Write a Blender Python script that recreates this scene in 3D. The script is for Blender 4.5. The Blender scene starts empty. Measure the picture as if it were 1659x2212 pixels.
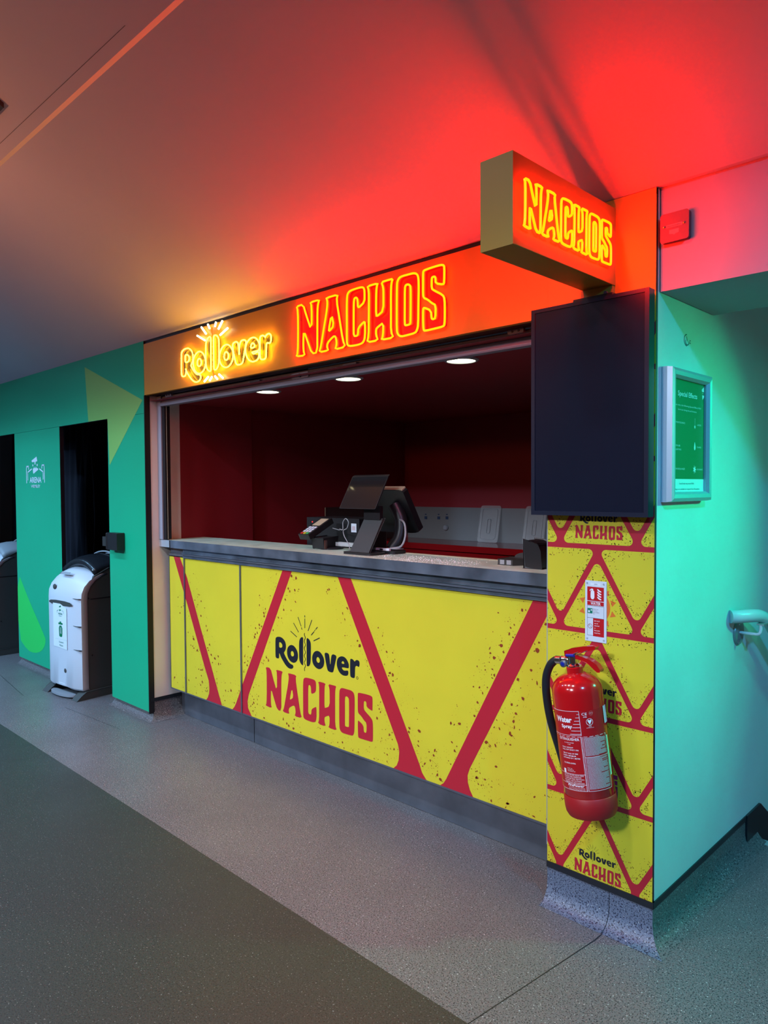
import bpy, bmesh, math, random
from math import sin, cos, pi, radians as R
from mathutils import Vector as V, Matrix
from mathutils.geometry import tessellate_polygon

C = bpy.context.scene.collection
scene = bpy.context.scene

# ------------------------------------------------------------------ camera
# origin: floor level, plane of the stall front is Y = 0, X runs along the stall (negative = left), camera at X = 0
cam_d = bpy.data.cameras.new('camera'); cam = bpy.data.objects.new('camera', cam_d); C.objects.link(cam)
cam_d.sensor_fit = 'HORIZONTAL'; cam_d.sensor_width = 36.0; cam_d.lens = 36.0 * 1574.8 / 1659.0
cam_d.clip_start = 0.05; cam_d.clip_end = 60
yaw, pitch, roll = R(44.4156), R(1.86724), R(-0.34201)
fw = V((-sin(yaw) * cos(pitch), cos(yaw) * cos(pitch), -sin(pitch)))
rt0 = V((cos(yaw), sin(yaw), 0)); up0 = rt0.cross(fw)
rt = cos(roll) * rt0 + sin(roll) * up0; up = -sin(roll) * rt0 + cos(roll) * up0
m = Matrix.Identity(4)
for i in range(3):
    m[i][0], m[i][1], m[i][2] = rt[i], up[i], -fw[i]
m[0][3], m[1][3], m[2][3] = 0.0, -2.2, 1.45
cam.matrix_world = m
scene.camera = cam

# ------------------------------------------------------------------ render look, world
scene.view_settings.view_transform = 'Standard'
scene.view_settings.look = 'None'
scene.view_settings.gamma = 1.0
scene.view_settings.use_curve_mapping = False
scene.view_settings.exposure = 0.0
scene.cycles.use_denoising = True
scene.cycles.max_bounces = 8
scene.cycles.diffuse_bounces = 4
scene.cycles.glossy_bounces = 4
scene.cycles.sample_clamp_indirect = 6.0
scene.cycles.use_light_tree = True
w = bpy.data.worlds.new('world'); scene.world = w; w.use_nodes = True
w.node_tree.nodes['Background'].inputs[0].default_value = (0.55, 0.7, 1.0, 1)
w.node_tree.nodes['Background'].inputs[1].default_value = 0.012

# ------------------------------------------------------------------ lights (lamps of the concourse, behind and beside the camera, plus added fills)
def area(name, loc, aim, power, color, size, shape='DISK', size_y=None, spread=180):
    d = bpy.data.lights.new(name, 'AREA'); d.energy = power; d.color = color; d.shape = shape; d.size = size
    if size_y: d.size_y = size_y
    d.spread = R(spread)
    o = bpy.data.objects.new(name, d); C.objects.link(o); o.location = loc
    o.rotation_euler = (V(aim) - V(loc)).to_track_quat('-Z', 'Y').to_euler()
    return o
COOL = (0.60, 0.76, 1.0)
ZL = 3.36
for x in (-8.6, -7.2, -5.8, -4.6):
    area('ceiling_downlight', (x, -2.05, ZL), (x, -1.65, 0), 30, (0.30, 0.62, 1.0), 0.16, spread=118)
for x in (-3.3, -2.3, -1.3):
    area('ceiling_downlight', (x, -2.05, ZL), (x, -1.65, 0), 15.5, (0.92, 0.93, 1.0), 0.16, spread=118)
area('ceiling_downlight', (0.9, -1.5, 2.9), (-0.98, 0.35, 0.45), 10, (0.04, 0.52, 1.0), 0.16, spread=66)
for x, c, p in ((-6.6, (0.35, 0.62, 1.0), 3.0), (-4.0, (1.0, 0.32, 0.12), 6.5)):
    area('added_ceiling_fill', (x, -2.42, 2.20), (x + 0.3, -0.95, 2.98), p, c, 0.20, spread=125)  # added fills without a known fitting, they brighten and tint the sloped ceiling
for x, p in ((-7.4, 17), (-5.2, 18), (-3.1, 17), (-1.2, 11)):
    area('ceiling_spotlight', (x, -5.3, 3.31), (x, -0.82, 1.12), p, (0.72, 0.84, 1.0) if x > -4 else (0.40, 0.68, 1.0), 0.46, spread=42)
area('green_wall_lamp', (0.45, 1.2, 1.98), (-0.98, -0.12, 1.08), 5.8, (0.0, 1.0, 0.42), 0.12, 'RECTANGLE', 0.12, spread=66)
area('added_corridor_fill', (0.1, 1.05, 2.48), (-0.1, 0.35, 0), 6, (0.0, 0.80, 0.62), 0.2, spread=125)  # added fill without a known fitting, greens the corridor floor and wall

# ------------------------------------------------------------------ colours and materials
def lin(c):
    c = c / 255.0
    return c / 12.92 if c <= 0.04045 else ((c + 0.055) / 1.055) ** 2.4
def S(r, g, b): return (lin(r), lin(g), lin(b), 1.0)
def mat(name, col, rough=0.5, metal=0.0, spec=0.5, bump=0.0, bscale=60.0, emis=None, estr=0.0, coat=0.0, vary=0.0, vscale=3.0):
    m = bpy.data.materials.new(name); m.use_nodes = True
    nt = m.node_tree; b = nt.nodes['Principled BSDF']
    b.inputs['Base Color'].default_value = col
    b.inputs['Roughness'].default_value = rough
    b.inputs['Metallic'].default_value = metal
    b.inputs['Specular IOR Level'].default_value = spec
    b.inputs['Coat Weight'].default_value = coat
    if emis:
        b.inputs['Emission Color'].default_value = emis; b.inputs['Emission Strength'].default_value = estr
    if bump or vary:
        tc = nt.nodes.new('ShaderNodeTexCoord')
    if vary:
        nz = nt.nodes.new('ShaderNodeTexNoise'); nz.inputs['Scale'].default_value = vscale; nz.inputs['Detail'].default_value = 5
        nt.links.new(tc.outputs['Object'], nz.inputs['Vector'])
        rp = nt.nodes.new('ShaderNodeMapRange'); rp.inputs['From Min'].default_value = 0.3; rp.inputs['From Max'].default_value = 0.7
        rp.inputs['To Min'].default_value = 1 - vary; rp.inputs['To Max'].default_value = 1 + vary * 0.4
        nt.links.new(nz.outputs['Fac'], rp.inputs['Value'])
        mx = nt.nodes.new('ShaderNodeVectorMath'); mx.operation = 'SCALE'
        mx.inputs[0].default_value = col[:3]
        nt.links.new(rp.outputs[0], mx.inputs['Scale']); nt.links.new(mx.outputs[0], b.inputs['Base Color'])
    if bump:
        nb = nt.nodes.new('ShaderNodeTexNoise'); nb.inputs['Scale'].default_value = bscale; nb.inputs['Detail'].default_value = 4
        nt.links.new(tc.outputs['Object'], nb.inputs['Vector'])
        bp = nt.nodes.new('ShaderNodeBump'); bp.inputs['Strength'].default_value = bump; bp.inputs['Distance'].default_value = 0.002
        nt.links.new(nb.outputs['Fac'], bp.inputs['Height']); nt.links.new(bp.outputs[0], b.inputs['Normal'])
    return m

def floor_mat(name, base, dark, light, rough, dens=0.36):
    m = bpy.data.materials.new(name); m.use_nodes = True; nt = m.node_tree; b = nt.nodes['Principled BSDF']
    tc = nt.nodes.new('ShaderNodeTexCoord')
    def noise(scale, lo, hi, det=2):
        n = nt.nodes.new('ShaderNodeTexNoise'); n.inputs['Scale'].default_value = scale; n.inputs['Detail'].default_value = det
        nt.links.new(tc.outputs['Object'], n.inputs['Vector'])
        r = nt.nodes.new('ShaderNodeMapRange'); r.inputs['From Min'].default_value = lo; r.inputs['From Max'].default_value = hi
        nt.links.new(n.outputs['Fac'], r.inputs['Value']); return r.outputs[0]
    def mix(f, a, c):
        x = nt.nodes.new('ShaderNodeMix'); x.data_type = 'RGBA'; nt.links.new(f, x.inputs['Factor'])
        if isinstance(a, tuple): x.inputs[6].default_value = a
        else: nt.links.new(a, x.inputs[6])
        x.inputs[7].default_value = c; return x.outputs[2]
    c1 = mix(noise(210, 0.54, 0.60), base, dark)
    c2 = mix(noise(170, 0.665, 0.69), c1, light)
    wear = noise(1.6, 0.25, 0.8, 6)
    c3n = nt.nodes.new('ShaderNodeMix'); c3n.data_type = 'RGBA'; c3n.blend_type = 'MULTIPLY'
    nt.links.new(wear, c3n.inputs['Factor']); nt.links.new(c2, c3n.inputs[6]); c3n.inputs[7].default_value = (0.72, 0.72, 0.70, 1)
    nt.links.new(c3n.outputs[2], b.inputs['Base Color'])
    rr = nt.nodes.new('ShaderNodeMapRange'); rr.inputs['To Min'].default_value = rough - 0.08; rr.inputs['To Max'].default_value = rough + 0.14
    nt.links.new(wear, rr.inputs['Value']); nt.links.new(rr.outputs[0], b.inputs['Roughness'])
    bp = nt.nodes.new('ShaderNodeBump'); bp.inputs['Strength'].default_value = 0.35; bp.inputs['Distance'].default_value = 0.001
    nt.links.new(noise(200, 0.3, 0.7), bp.inputs['Height']); nt.links.new(bp.outputs[0], b.inputs['Normal'])
    return m

M = {}
M['yellow'] = mat('yellow_print', (0.66, 0.565, 0.028, 1), 0.42, vary=0.05, vscale=4)
M['red'] = mat('red_print', (0.46, 0.012, 0.030, 1), 0.42)
M['fleck'] = mat('red_brown_fleck', (0.26, 0.035, 0.008, 1), 0.5)
M['black'] = mat('black_print', (0.009, 0.011, 0.020, 1), 0.42)
M['orange'] = mat('orange_print', (0.72, 0.16, 0.025, 1), 0.42)
M['magenta'] = mat('magenta_print', (0.36, 0.012, 0.09, 1), 0.42)
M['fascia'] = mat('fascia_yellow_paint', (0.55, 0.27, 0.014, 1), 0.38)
M['boxyel'] = mat('sign_box_paint', (0.36, 0.22, 0.030, 1), 0.40)
M['backred'] = mat('letter_red_acrylic', (0.13, 0.002, 0.002, 1), 0.3)
M['backblack'] = mat('letter_black_acrylic', (0.03, 0.018, 0.002, 1), 0.3)
M['ceil'] = mat('ceiling_plaster', (0.50, 0.46, 0.56, 1), 0.75, bump=0.25, bscale=9, vary=0.06, vscale=1.2)
M['ceil2'] = mat('bulkhead_plaster', (0.58, 0.56, 0.52, 1), 0.7, bump=0.2, bscale=9)
M['white'] = mat('white_wall_paint', (0.72, 0.74, 0.74, 1), 0.55, bump=0.35, bscale=26, vary=0.08, vscale=2.5)
M['header'] = mat('header_paint', (0.40, 0.34, 0.40, 1), 0.6, bump=0.3, bscale=26)
M['jamb'] = mat('jamb_paint', (0.80, 0.74, 0.70, 1), 0.55, bump=0.3, bscale=20, vary=0.08, vscale=4)
M['room'] = mat('room_grey', (0.35, 0.37, 0.40, 1), 0.7)
M['green'] = mat('hoarding_green', (0.004, 0.40, 0.20, 1), 0.45, vary=0.05, vscale=1.4)
M['greenlight'] = mat('hoarding_light_green', (0.020, 0.60, 0.100, 1), 0.45)
M['olive'] = mat('hoarding_lime', (0.22, 0.50, 0.115, 1), 0.45)
M['logowhite'] = mat('logo_white', (0.72, 0.78, 0.85, 1), 0.5)
M['edge'] = mat('black_edge', (0.006, 0.007, 0.010, 1), 0.5)
M['curtain'] = mat('navy_curtain', (0.006, 0.007, 0.020, 1), 0.85)
M['floor'] = floor_mat('speckled_vinyl', (0.185, 0.168, 0.172, 1), (0.045, 0.042, 0.050, 1), (0.60, 0.60, 0.60, 1), 0.36)
M['floordark'] = floor_mat('dark_vinyl', (0.046, 0.050, 0.044, 1), (0.022, 0.024, 0.022, 1), (0.22, 0.23, 0.22, 1), 0.42)
M['cove'] = floor_mat('blue_lit_cove_vinyl', (0.15, 0.18, 0.26, 1), (0.012, 0.015, 0.045, 1), (0.45, 0.48, 0.52, 1), 0.40)  # same vinyl as the floor, with the bluish front light put into its colour
M['rubber'] = mat('black_rubber', (0.010, 0.012, 0.018, 1), 0.38)
M['redwall'] = mat('maroon_wall', (0.30, 0.014, 0.026, 1), 0.55)
M['redgloss'] = mat('red_gloss', (0.26, 0.006, 0.008, 1), 0.15)
M['steel'] = mat('brushed_steel', (0.34, 0.42, 0.54, 1), 0.22, metal=0.75, bump=0.10, bscale=30, vary=0.5, vscale=7)
M['steelworn'] = mat('worn_steel', (0.22, 0.24, 0.29, 1), 0.42, metal=0.75, bump=0.15, bscale=14, vary=0.35, vscale=5)
M['steeldull'] = mat('dull_steel', (0.30, 0.33, 0.34, 1), 0.36, metal=0.35)
M['alu'] = mat('aluminium', (0.44, 0.52, 0.60, 1), 0.38, metal=0.35)
M['alublue'] = mat('shutter_aluminium', (0.36, 0.40, 0.50, 1), 0.35, metal=0.3)
M['aludark'] = mat('dark_aluminium', (0.10, 0.11, 0.14, 1), 0.4, metal=0.3)
M['top'] = mat('worktop_laminate', (0.50, 0.64, 0.53, 1), 0.38, vary=0.25, vscale=14, bump=0.15, bscale=60)
M['crumb'] = mat('salt_crumbs', (0.85, 0.88, 0.88, 1), 0.4)
M['bezel'] = mat('screen_bezel', (0.010, 0.014, 0.030, 1), 0.30)
M['screen'] = mat('screen_glass', (0.006, 0.009, 0.022, 1), 0.22, bump=0.0)
M['tablet'] = mat('tablet_glass', (0.012, 0.012, 0.013, 1), 0.06)
M['plastic'] = mat('black_plastic', (0.012, 0.012, 0.014, 1), 0.38)
M['plastic2'] = mat('charcoal_plastic', (0.030, 0.029, 0.028, 1), 0.5)
M['redpaint'] = mat('extinguisher_red', (0.48, 0.005, 0.008, 1), 0.16, coat=0.5)
M['redplast'] = mat('red_plastic_base', (0.34, 0.008, 0.012, 1), 0.45)
M['redlabel'] = mat('label_red', (0.44, 0.005, 0.010, 1), 0.35)
M['whiteink'] = mat('white_ink', (0.80, 0.80, 0.85, 1), 0.4)
M['greyink'] = mat('small_print_white', (0.52, 0.42, 0.47, 1), 0.45)
M['chrome'] = mat('chrome', (0.75, 0.75, 0.72, 1), 0.12, metal=1.0)
M['blueseal'] = mat('blue_seal', (0.004, 0.02, 0.30, 1), 0.3)
M['signplate'] = mat('sign_plate', (0.62, 0.68, 0.76, 1), 0.4)
M['signred'] = mat('sign_red', (0.50, 0.005, 0.012, 1), 0.4)
M['signgreen'] = mat('sign_green', (0.0, 0.20, 0.12, 1), 0.4)
M['signtext'] = mat('sign_text_dark', (0.05, 0.08, 0.12, 1), 0.5)
M['lumi'] = mat('pale_green_label', (0.42, 0.80, 0.55, 1), 0.4)
M['posterg'] = mat('poster_green', (0.01, 0.20, 0.07, 1), 0.35)
M['boxred'] = mat('interface_box_red', (0.17, 0.05, 0.075, 1), 0.4)
M['boxlabel'] = mat('box_label', (0.32, 0.16, 0.18, 1), 0.4)
M['binwhite'] = mat('bin_white', (0.60, 0.62, 0.68, 1), 0.38, bump=0.1, bscale=120)
M['bingrey'] = mat('bin_grey', (0.055, 0.058, 0.055, 1), 0.5)
M['binlid'] = mat('bin_lid_black', (0.012, 0.014, 0.018, 1), 0.25)
M['binmid'] = mat('bin_pale_grey', (0.28, 0.30, 0.33, 1), 0.45)
M['bingreen'] = mat('bin_print_green', (0.0, 0.19, 0.07, 1), 0.4)
M['rail'] = mat('rail_nylon', (0.50, 0.60, 0.66, 1), 0.22)
M['keyr'] = mat('key_red', (0.5, 0.02, 0.02, 1), 0.4)
M['keyy'] = mat('key_yellow', (0.55, 0.45, 0.03, 1), 0.4)
M['keyg'] = mat('key_green', (0.05, 0.4, 0.10, 1), 0.4)
M['wire'] = mat('grey_cable', (0.30, 0.31, 0.33, 1), 0.4)
M['brown'] = mat('brown_panel', (0.055, 0.020, 0.015, 1), 0.3)
M['gold'] = mat('pale_edge', (0.45, 0.38, 0.26, 1), 0.3)
M['bluetag'] = mat('blue_tag', (0.03, 0.07, 0.16, 1), 0.5)
M['nosing'] = mat('stair_nosing', (0.30, 0.40, 0.40, 1), 0.35)
def neon(name, col, s):
    return mat(name, (0.02, 0.01, 0.01, 1), 0.3, emis=col, estr=s)
M['tubeback'] = mat('neon_back_channel', (0.05, 0.01, 0.004, 1), 0.5)
M['neonred'] = neon('neon_red_tube', (1.0, 0.0090, 0.0, 1), 92.0)
M['neonred2'] = neon('neon_red_tube_sign', (1.0, 0.0090, 0.0, 1), 86.0)
M['neonyel'] = neon('neon_yellow_tube', (1.0, 0.44, 0.008, 1), 50.0)
M['neonwhite'] = neon('neon_white_tube', (1.0, 0.88, 0.50, 1), 7.0)
M['neonthin'] = neon('neon_thin_red_tube', (1.0, 0.035, 0.0, 1), 5.0)
M['lamp'] = neon('downlight_lens', (1.0, 0.93, 0.60, 1), 5.0)
def clear_mat():
    m = bpy.data.materials.new('clear_plastic'); m.use_nodes = True; nt = m.node_tree; b = nt.nodes['Principled BSDF']
    b.inputs['Base Color'].default_value = (0.75, 0.78, 0.8, 1); b.inputs['Roughness'].default_value = 0.12
    b.inputs['Alpha'].default_value = 0.22
    return m
M['clear'] = clear_mat()

# ------------------------------------------------------------------ mesh builder
class MB:
    def __init__(s): s.v = []; s.f = []; s.m = []; s.mats = []
    def mi(s, m):
        if m not in s.mats: s.mats.append(m)
        return s.mats.index(m)
    def add(s, vs, fs, m):
        o = len(s.v); s.v += [tuple(p) for p in vs]; k = s.mi(m)
        for f in fs: s.f.append(tuple(i + o for i in f)); s.m.append(k)
        return s
    def box(s, x0, x1, y0, y1, z0, z1, m, front=None):
        vs = [(x0, y0, z0), (x1, y0, z0), (x1, y1, z0), (x0, y1, z0), (x0, y0, z1), (x1, y0, z1), (x1, y1, z1), (x0, y1, z1)]
        fs = [(0, 3, 2, 1), (4, 5, 6, 7), (1, 2, 6, 5), (2, 3, 7, 6), (3, 0, 4, 7)]
        s.add(vs, fs, m); s.add(vs, [(0, 1, 5, 4)], front or m); return s
    def quad(s, a, b, c, d, m): return s.add([a, b, c, d], [(0, 1, 2, 3)], m)
    def rbox(s, x0, x1, y0, y1, z0, z1, r, m, axis='Y', n=4):
        # box with rounded corners in the plane normal to axis
        if axis == 'Y': a0, a1, b0, b1, c0, c1 = x0, x1, z0, z1, y0, y1; f = lambda a, b, c: (a, c, b)
        elif axis == 'Z': a0, a1, b0, b1, c0, c1 = x0, x1, y0, y1, z0, z1; f = lambda a, b, c: (a, b, c)
        else: a0, a1, b0, b1, c0, c1 = y0, y1, z0, z1, x0, x1; f = lambda a, b, c: (c, a, b)
        pts = rrect(a0, a1, b0, b1, r, n); k = len(pts)
        vs = [f(a, b, c0) for a, b in pts] + [f(a, b, c1) for a, b in pts]
        fs = [tuple(range(k)), tuple(range(2 * k - 1, k - 1, -1))] + [(i, (i + 1) % k, (i + 1) % k + k, i + k) for i in range(k)]
        return s.add(vs, fs, m)
    def prism(s, pts, fmap, c0, c1, m):
        k = len(pts); vs = [fmap(a, b, c0) for a, b in pts] + [fmap(a, b, c1) for a, b in pts]
        tri = tessellate_polygon([[V((a, b, 0)) for a, b in pts]])
        fs = [tuple(t) for t in tri] + [tuple(i + k for i in reversed(t)) for t in tri]
        fs += [(i, (i + 1) % k, (i + 1) % k + k, i + k) for i in range(k)]
        return s.add(vs, fs, m)
    def poly(s, loops, fmap, m):
        # flat printed shape, loops = outline + holes in 2D
        pts = [p for l in loops for p in l]
        tri = tessellate_polygon([[V((a, b, 0)) for a, b in l] for l in loops])
        return s.add([fmap(a, b) for a, b in pts], [tuple(t) for t in tri], m)
    def tube(s, pts, r, m, n=8, closed=False, normal=None, cap=True, rf=None, back=None):
        P = [V(p) for p in pts]; k = len(P); rings = []; prev = None
        for i in range(k):
            if closed: t = P[(i + 1) % k] - P[i - 1]
            else: t = P[min(i + 1, k - 1)] - P[max(i - 1, 0)]
            if t.length < 1e-9: t = V((0, 0, 1))
            t.normalize()
            if normal is not None: a = V(normal)
            elif prev is None: a = t.orthogonal()
            else: a = prev
            a = (a - t * a.dot(t))
            if a.length < 1e-6: a = t.orthogonal()
            a.normalize(); prev = a; b = t.cross(a); rr = rf(i / (k - 1)) * r if rf else r
            rings.append([P[i] + (a * cos(2 * pi * j / n) + b * sin(2 * pi * j / n)) * rr for j in range(n)])
        vs = [p for q in rings for p in q]; fs = []
        for i in range(k if closed else k - 1):
            i2 = (i + 1) % k
            for j in range(n): fs.append((i * n + j, i * n + (j + 1) % n, i2 * n + (j + 1) % n, i2 * n + j))
        if back:
            bm, sg = back; o = [i for i, q in enumerate(fs) if sg * cos(2 * pi * ((q[0] % n) + 0.5) / n) > 0.5]; so = set(o)
            s.add(vs, [fs[i] for i in o], bm); fs = [q for i, q in enumerate(fs) if i not in so]
        if cap and not closed: fs += [tuple(reversed(range(n))), tuple(range((k - 1) * n, k * n))]
        return s.add(vs, fs, m)
    def lathe(s, prof, m, c=(0, 0, 0), n=40, axis='Z'):
        f = {'Z': lambda r, h, a: (c[0] + r * cos(a), c[1] + r * sin(a), c[2] + h),
             'Y': lambda r, h, a: (c[0] + r * cos(a), c[1] + h, c[2] + r * sin(a)),
             'X': lambda r, h, a: (c[0] + h, c[1] + r * cos(a), c[2] + r * sin(a))}[axis]
        vs = []; k = len(prof)
        for r, h in prof:
            for j in range(n): vs.append(f(r, h, 2 * pi * j / n))
        fs = [(i * n + j, i * n + (j + 1) % n, (i + 1) * n + (j + 1) % n, (i + 1) * n + j) for i in range(k - 1) for j in range(n)]
        fs += [tuple(reversed(range(n))), tuple(range((k - 1) * n, k * n))]
        return s.add(vs, fs, m)
    def build(s, name, parent=None, smooth=False, bevel=0.0, seg=2, angle=35):
        me = bpy.data.meshes.new(name); me.from_pydata(s.v, [], s.f)
        for q in s.mats: me.materials.append(M[q])
        me.polygons.foreach_set('material_index', s.m)
        if smooth:
            me.polygons.foreach_set('use_smooth', [True] * len(s.f))
            me.update()
            try: me.set_sharp_from_angle(angle=R(angle))
            except Exception: pass
        me.validate(); me.update()
        o = bpy.data.objects.new(name, me); C.objects.link(o)
        if parent is not None: o.parent = parent
        if bevel:
            b = o.modifiers.new('bevel', 'BEVEL'); b.width = bevel; b.segments = seg; b.limit_method = 'ANGLE'; b.angle_limit = R(40)
        return o

def rrect(a0, a1, b0, b1, r, n=4):
    out = []
    for cx, cy, s in ((a1 - r, b0 + r, -90), (a1 - r, b1 - r, 0), (a0 + r, b1 - r, 90), (a0 + r, b0 + r, 180)):
        for i in range(n + 1):
            t = R(s + 90 * i / n); out.append((cx + r * cos(t), cy + r * sin(t)))
    return out
def pts(s, k=0.001): return [tuple(float(v) * k for v in t.split(',')) for t in s.split()]
def chaikin(p, it=1, closed=True):
    for _ in range(it):
        q = []; n = len(p)
        for i in range(n if closed else n - 1):
            a, b = p[i], p[(i + 1) % n]
            q.append(tuple(x * .75 + y * .25 for x, y in zip(a, b))); q.append(tuple(x * .25 + y * .75 for x, y in zip(a, b)))
        if not closed: q = [p[0]] + q + [p[-1]]
        p = q
    return p
def crs(p, n=6):
    # Catmull-Rom through open points
    P = [V(a) for a in p]; P = [P[0] * 2 - P[1]] + P + [P[-1] * 2 - P[-2]]; out = []
    for i in range(1, len(P) - 2):
        for j in range(n):
            t = j / n; a, b, c, d = P[i - 1:i + 3]
            out.append(0.5 * ((2 * b) + (c - a) * t + (2 * a - 5 * b + 4 * c - d) * t * t + (3 * b - a - 3 * c + d) * t ** 3))
    out.append(P[-2]); return out
def clipx(p, x0, x1):
    for lim, sg in ((x0, 1), (x1, -1)):
        q = []; n = len(p)
        for i in range(n):
            a, b = p[i], p[(i + 1) % n]; ia, ib = sg * (a[0] - lim) >= 0, sg * (b[0] - lim) >= 0
            if ia: q.append(a)
            if ia != ib:
                t = (lim - a[0]) / (b[0] - a[0]); q.append((lim, a[1] + t * (b[1] - a[1])))
        p = q
        if not p: return p
    return p
def clipz(p, z0, z1): return [(a, b) for b, a in clipx([(b, a) for a, b in p], z0, z1)] if p else p
def inside(x, y, poly):
    r = False; n = len(poly)
    for i in range(n):
        x1, y1 = poly[i]; x2, y2 = poly[(i + 1) % n]
        if (y1 > y) != (y2 > y) and x < (x2 - x1) * (y - y1) / (y2 - y1) + x1: r = not r
    return r
def inset(p, d):
    # offset a closed outline outward (d>0) along its normals
    n = len(p); ar = sum(p[i][0] * p[(i + 1) % n][1] - p[(i + 1) % n][0] * p[i][1] for i in range(n)); sg = 1 if ar > 0 else -1
    out = []
    for i in range(n):
        a, b = p[i - 1], p[(i + 1) % n]; tx, ty = b[0] - a[0], b[1] - a[1]; L = math.hypot(tx, ty) or 1
        out.append((p[i][0] + sg * d * ty / L, p[i][1] - sg * d * tx / L))
    return out

# text as flat geometry from Blender's built-in font
_tc = {}
def glyphs(txt, bold=0.0):
    key = (txt, bold)
    if key in _tc: return _tc[key]
    cu = bpy.data.curves.new('t', 'FONT'); cu.body = txt; cu.size = 1.0; cu.offset = bold; cu.resolution_u = 2
    o = bpy.data.objects.new('t', cu); C.objects.link(o)
    dg = bpy.context.evaluated_depsgraph_get(); dg.update()
    me = o.evaluated_get(dg).to_mesh()
    vs = [(v.co.x, v.co.y) for v in me.vertices]; fs = [tuple(p.vertices) for p in me.polygons]
    o.evaluated_get(dg).to_mesh_clear()
    bpy.data.objects.remove(o); bpy.data.curves.remove(cu)
    _tc[key] = (vs, fs); return _tc[key]
def text(mb, txt, fmap, u, v, h, m, width=None, align='L', bold=0.0, shear=0.0):
    # cap height h; u,v = left/centre baseline
    vs, fs = glyphs(txt, bold)
    if not vs: return
    x0 = min(a for a, b in vs); x1 = max(a for a, b in vs); k = h / 0.72
    kx = width / (x1 - x0) if width else k
    off = {'L': -x0 * kx, 'C': -(x0 + x1) / 2 * kx, 'R': -x1 * kx}[align]
    mb.add([fmap(u + off + a * kx + b * k * shear, v + b * k) for a, b in vs], fs, m)

# ------------------------------------------------------------------ naming
def tag(o, label=None, cat=None, group=None, kind=None):
    if label: o['label'] = label
    if cat: o['category'] = cat
    if group: o['group'] = group
    if kind: o['kind'] = kind
    return o
def thing(name, label, cat, loc=(0, 0, 0), rot=(0, 0, 0), group=None):
    o = bpy.data.objects.new(name, None); C.objects.link(o); o.location = loc; o.rotation_euler = rot
    o.empty_display_size = 0.1
    return tag(o, label, cat, group)
def struct(o): o['kind'] = 'structure'; return o

GL_N = {
    'N': ['7.3,210.3 51.5,211.3 70.4,164.1 105.2,92 107.7,196.8 95.9,211.2 158.2,211.5 148.3,197.9 143.7,169.2 142.1,79.2 140.8,-2 106.1,-1.9 81.5,47.1 54.4,101.5 50.3,57.1 51.2,14.6 60.2,-3.4 0,0 12.7,10.8 15.9,95.2 16,191'],
    'A': ['197.4,210.8 271.9,211.3 261.8,192.4 278.9,113.9 298.2,24.5 312.9,-2.3 250,-4.3 261.4,12.8 258.7,37.6 249.7,51.4 226.9,41.8 204.8,27.4 202.3,10 211.5,-2.8 151.3,-2.3 163.5,17.7 182.1,87 198.9,145.6 206.3,180.5 206,200.1', '231.6,139.9 244.8,91.5 218.1,74.4 212.8,76.3'],
    'C': ['324.9,196.1 331.7,206.9 343.7,212.5 379.2,214.5 411.3,213.6 422.8,206.2 424.8,183.9 423.5,154.4 395.7,139.5 386.4,140.6 385.8,161.4 383.1,176.1 373.4,181 364.5,174.6 362.8,141.7 361.7,64.9 361.8,32.3 381,30.7 386.1,37.5 388.2,60.9 419.6,78.8 426.2,76.4 426,21.4 417.1,2.4 402.4,-3.7 367.2,-4.9 331.6,-2.1 322.1,8.4 321.7,37.3 322.5,95.4 322.5,153.2'],
    'H': ['435.8,-2.5 445.6,20 447,82.6 448.3,139.4 448.5,195.9 438.7,211 498.7,211.1 490.4,199.7 487.8,161.4 486.8,88.3 496.3,89.7 526.1,103.6 526.9,169 525.8,190.2 516.2,211.6 552.7,212.2 576.9,211.9 568.3,198.3 565.8,158.8 565.7,87.9 564.8,16.6 579,-5 512.6,-4.1 523.5,9.1 525.5,58.8 497.1,47.3 486.2,40.4 486.4,17 496.5,-3.3'],
    'O': ['596.9,182.6 599.7,198.9 610.2,209.7 625.7,211.8 656.3,211.5 681.5,211.1 697.7,203.8 703.8,189.5 704.7,151.8 702.9,99.6 701.5,21.6 695.6,4.6 686.7,-4.4 648.8,-6.3 615.4,-7.1 600,3.4 595,19.9 595.3,94.1', '636.7,165.8 640.6,175 649.6,177.1 660.9,172.4 665.4,164.6 665.3,108.9 664,39 661.9,30.7 639,29.9 635.2,34.3 636,102.7'],
    'S': ['726.2,200.8 727.5,207.9 734.9,211 780,213 808.8,212.7 820.6,209.1 824.8,203.2 823.6,149.2 820,142.5 784.2,153.6 784.4,171.5 780.9,178.4 770,178.7 766.3,172.9 766,138.8 776.8,130.8 817.3,107.4 825.5,92.3 826.2,42 824.7,4.5 818.7,-2 777.9,-3.3 731.5,-4.2 726.6,1.6 725,35.6 725.4,75.3 729.9,78.8 762.8,63.1 764.9,34.5 771,30.8 783.1,31.9 784.7,78.2 766.7,87.8 747.3,104.1 727.8,113.6 725.5,128.6 725.8,164.7'],
}
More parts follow.
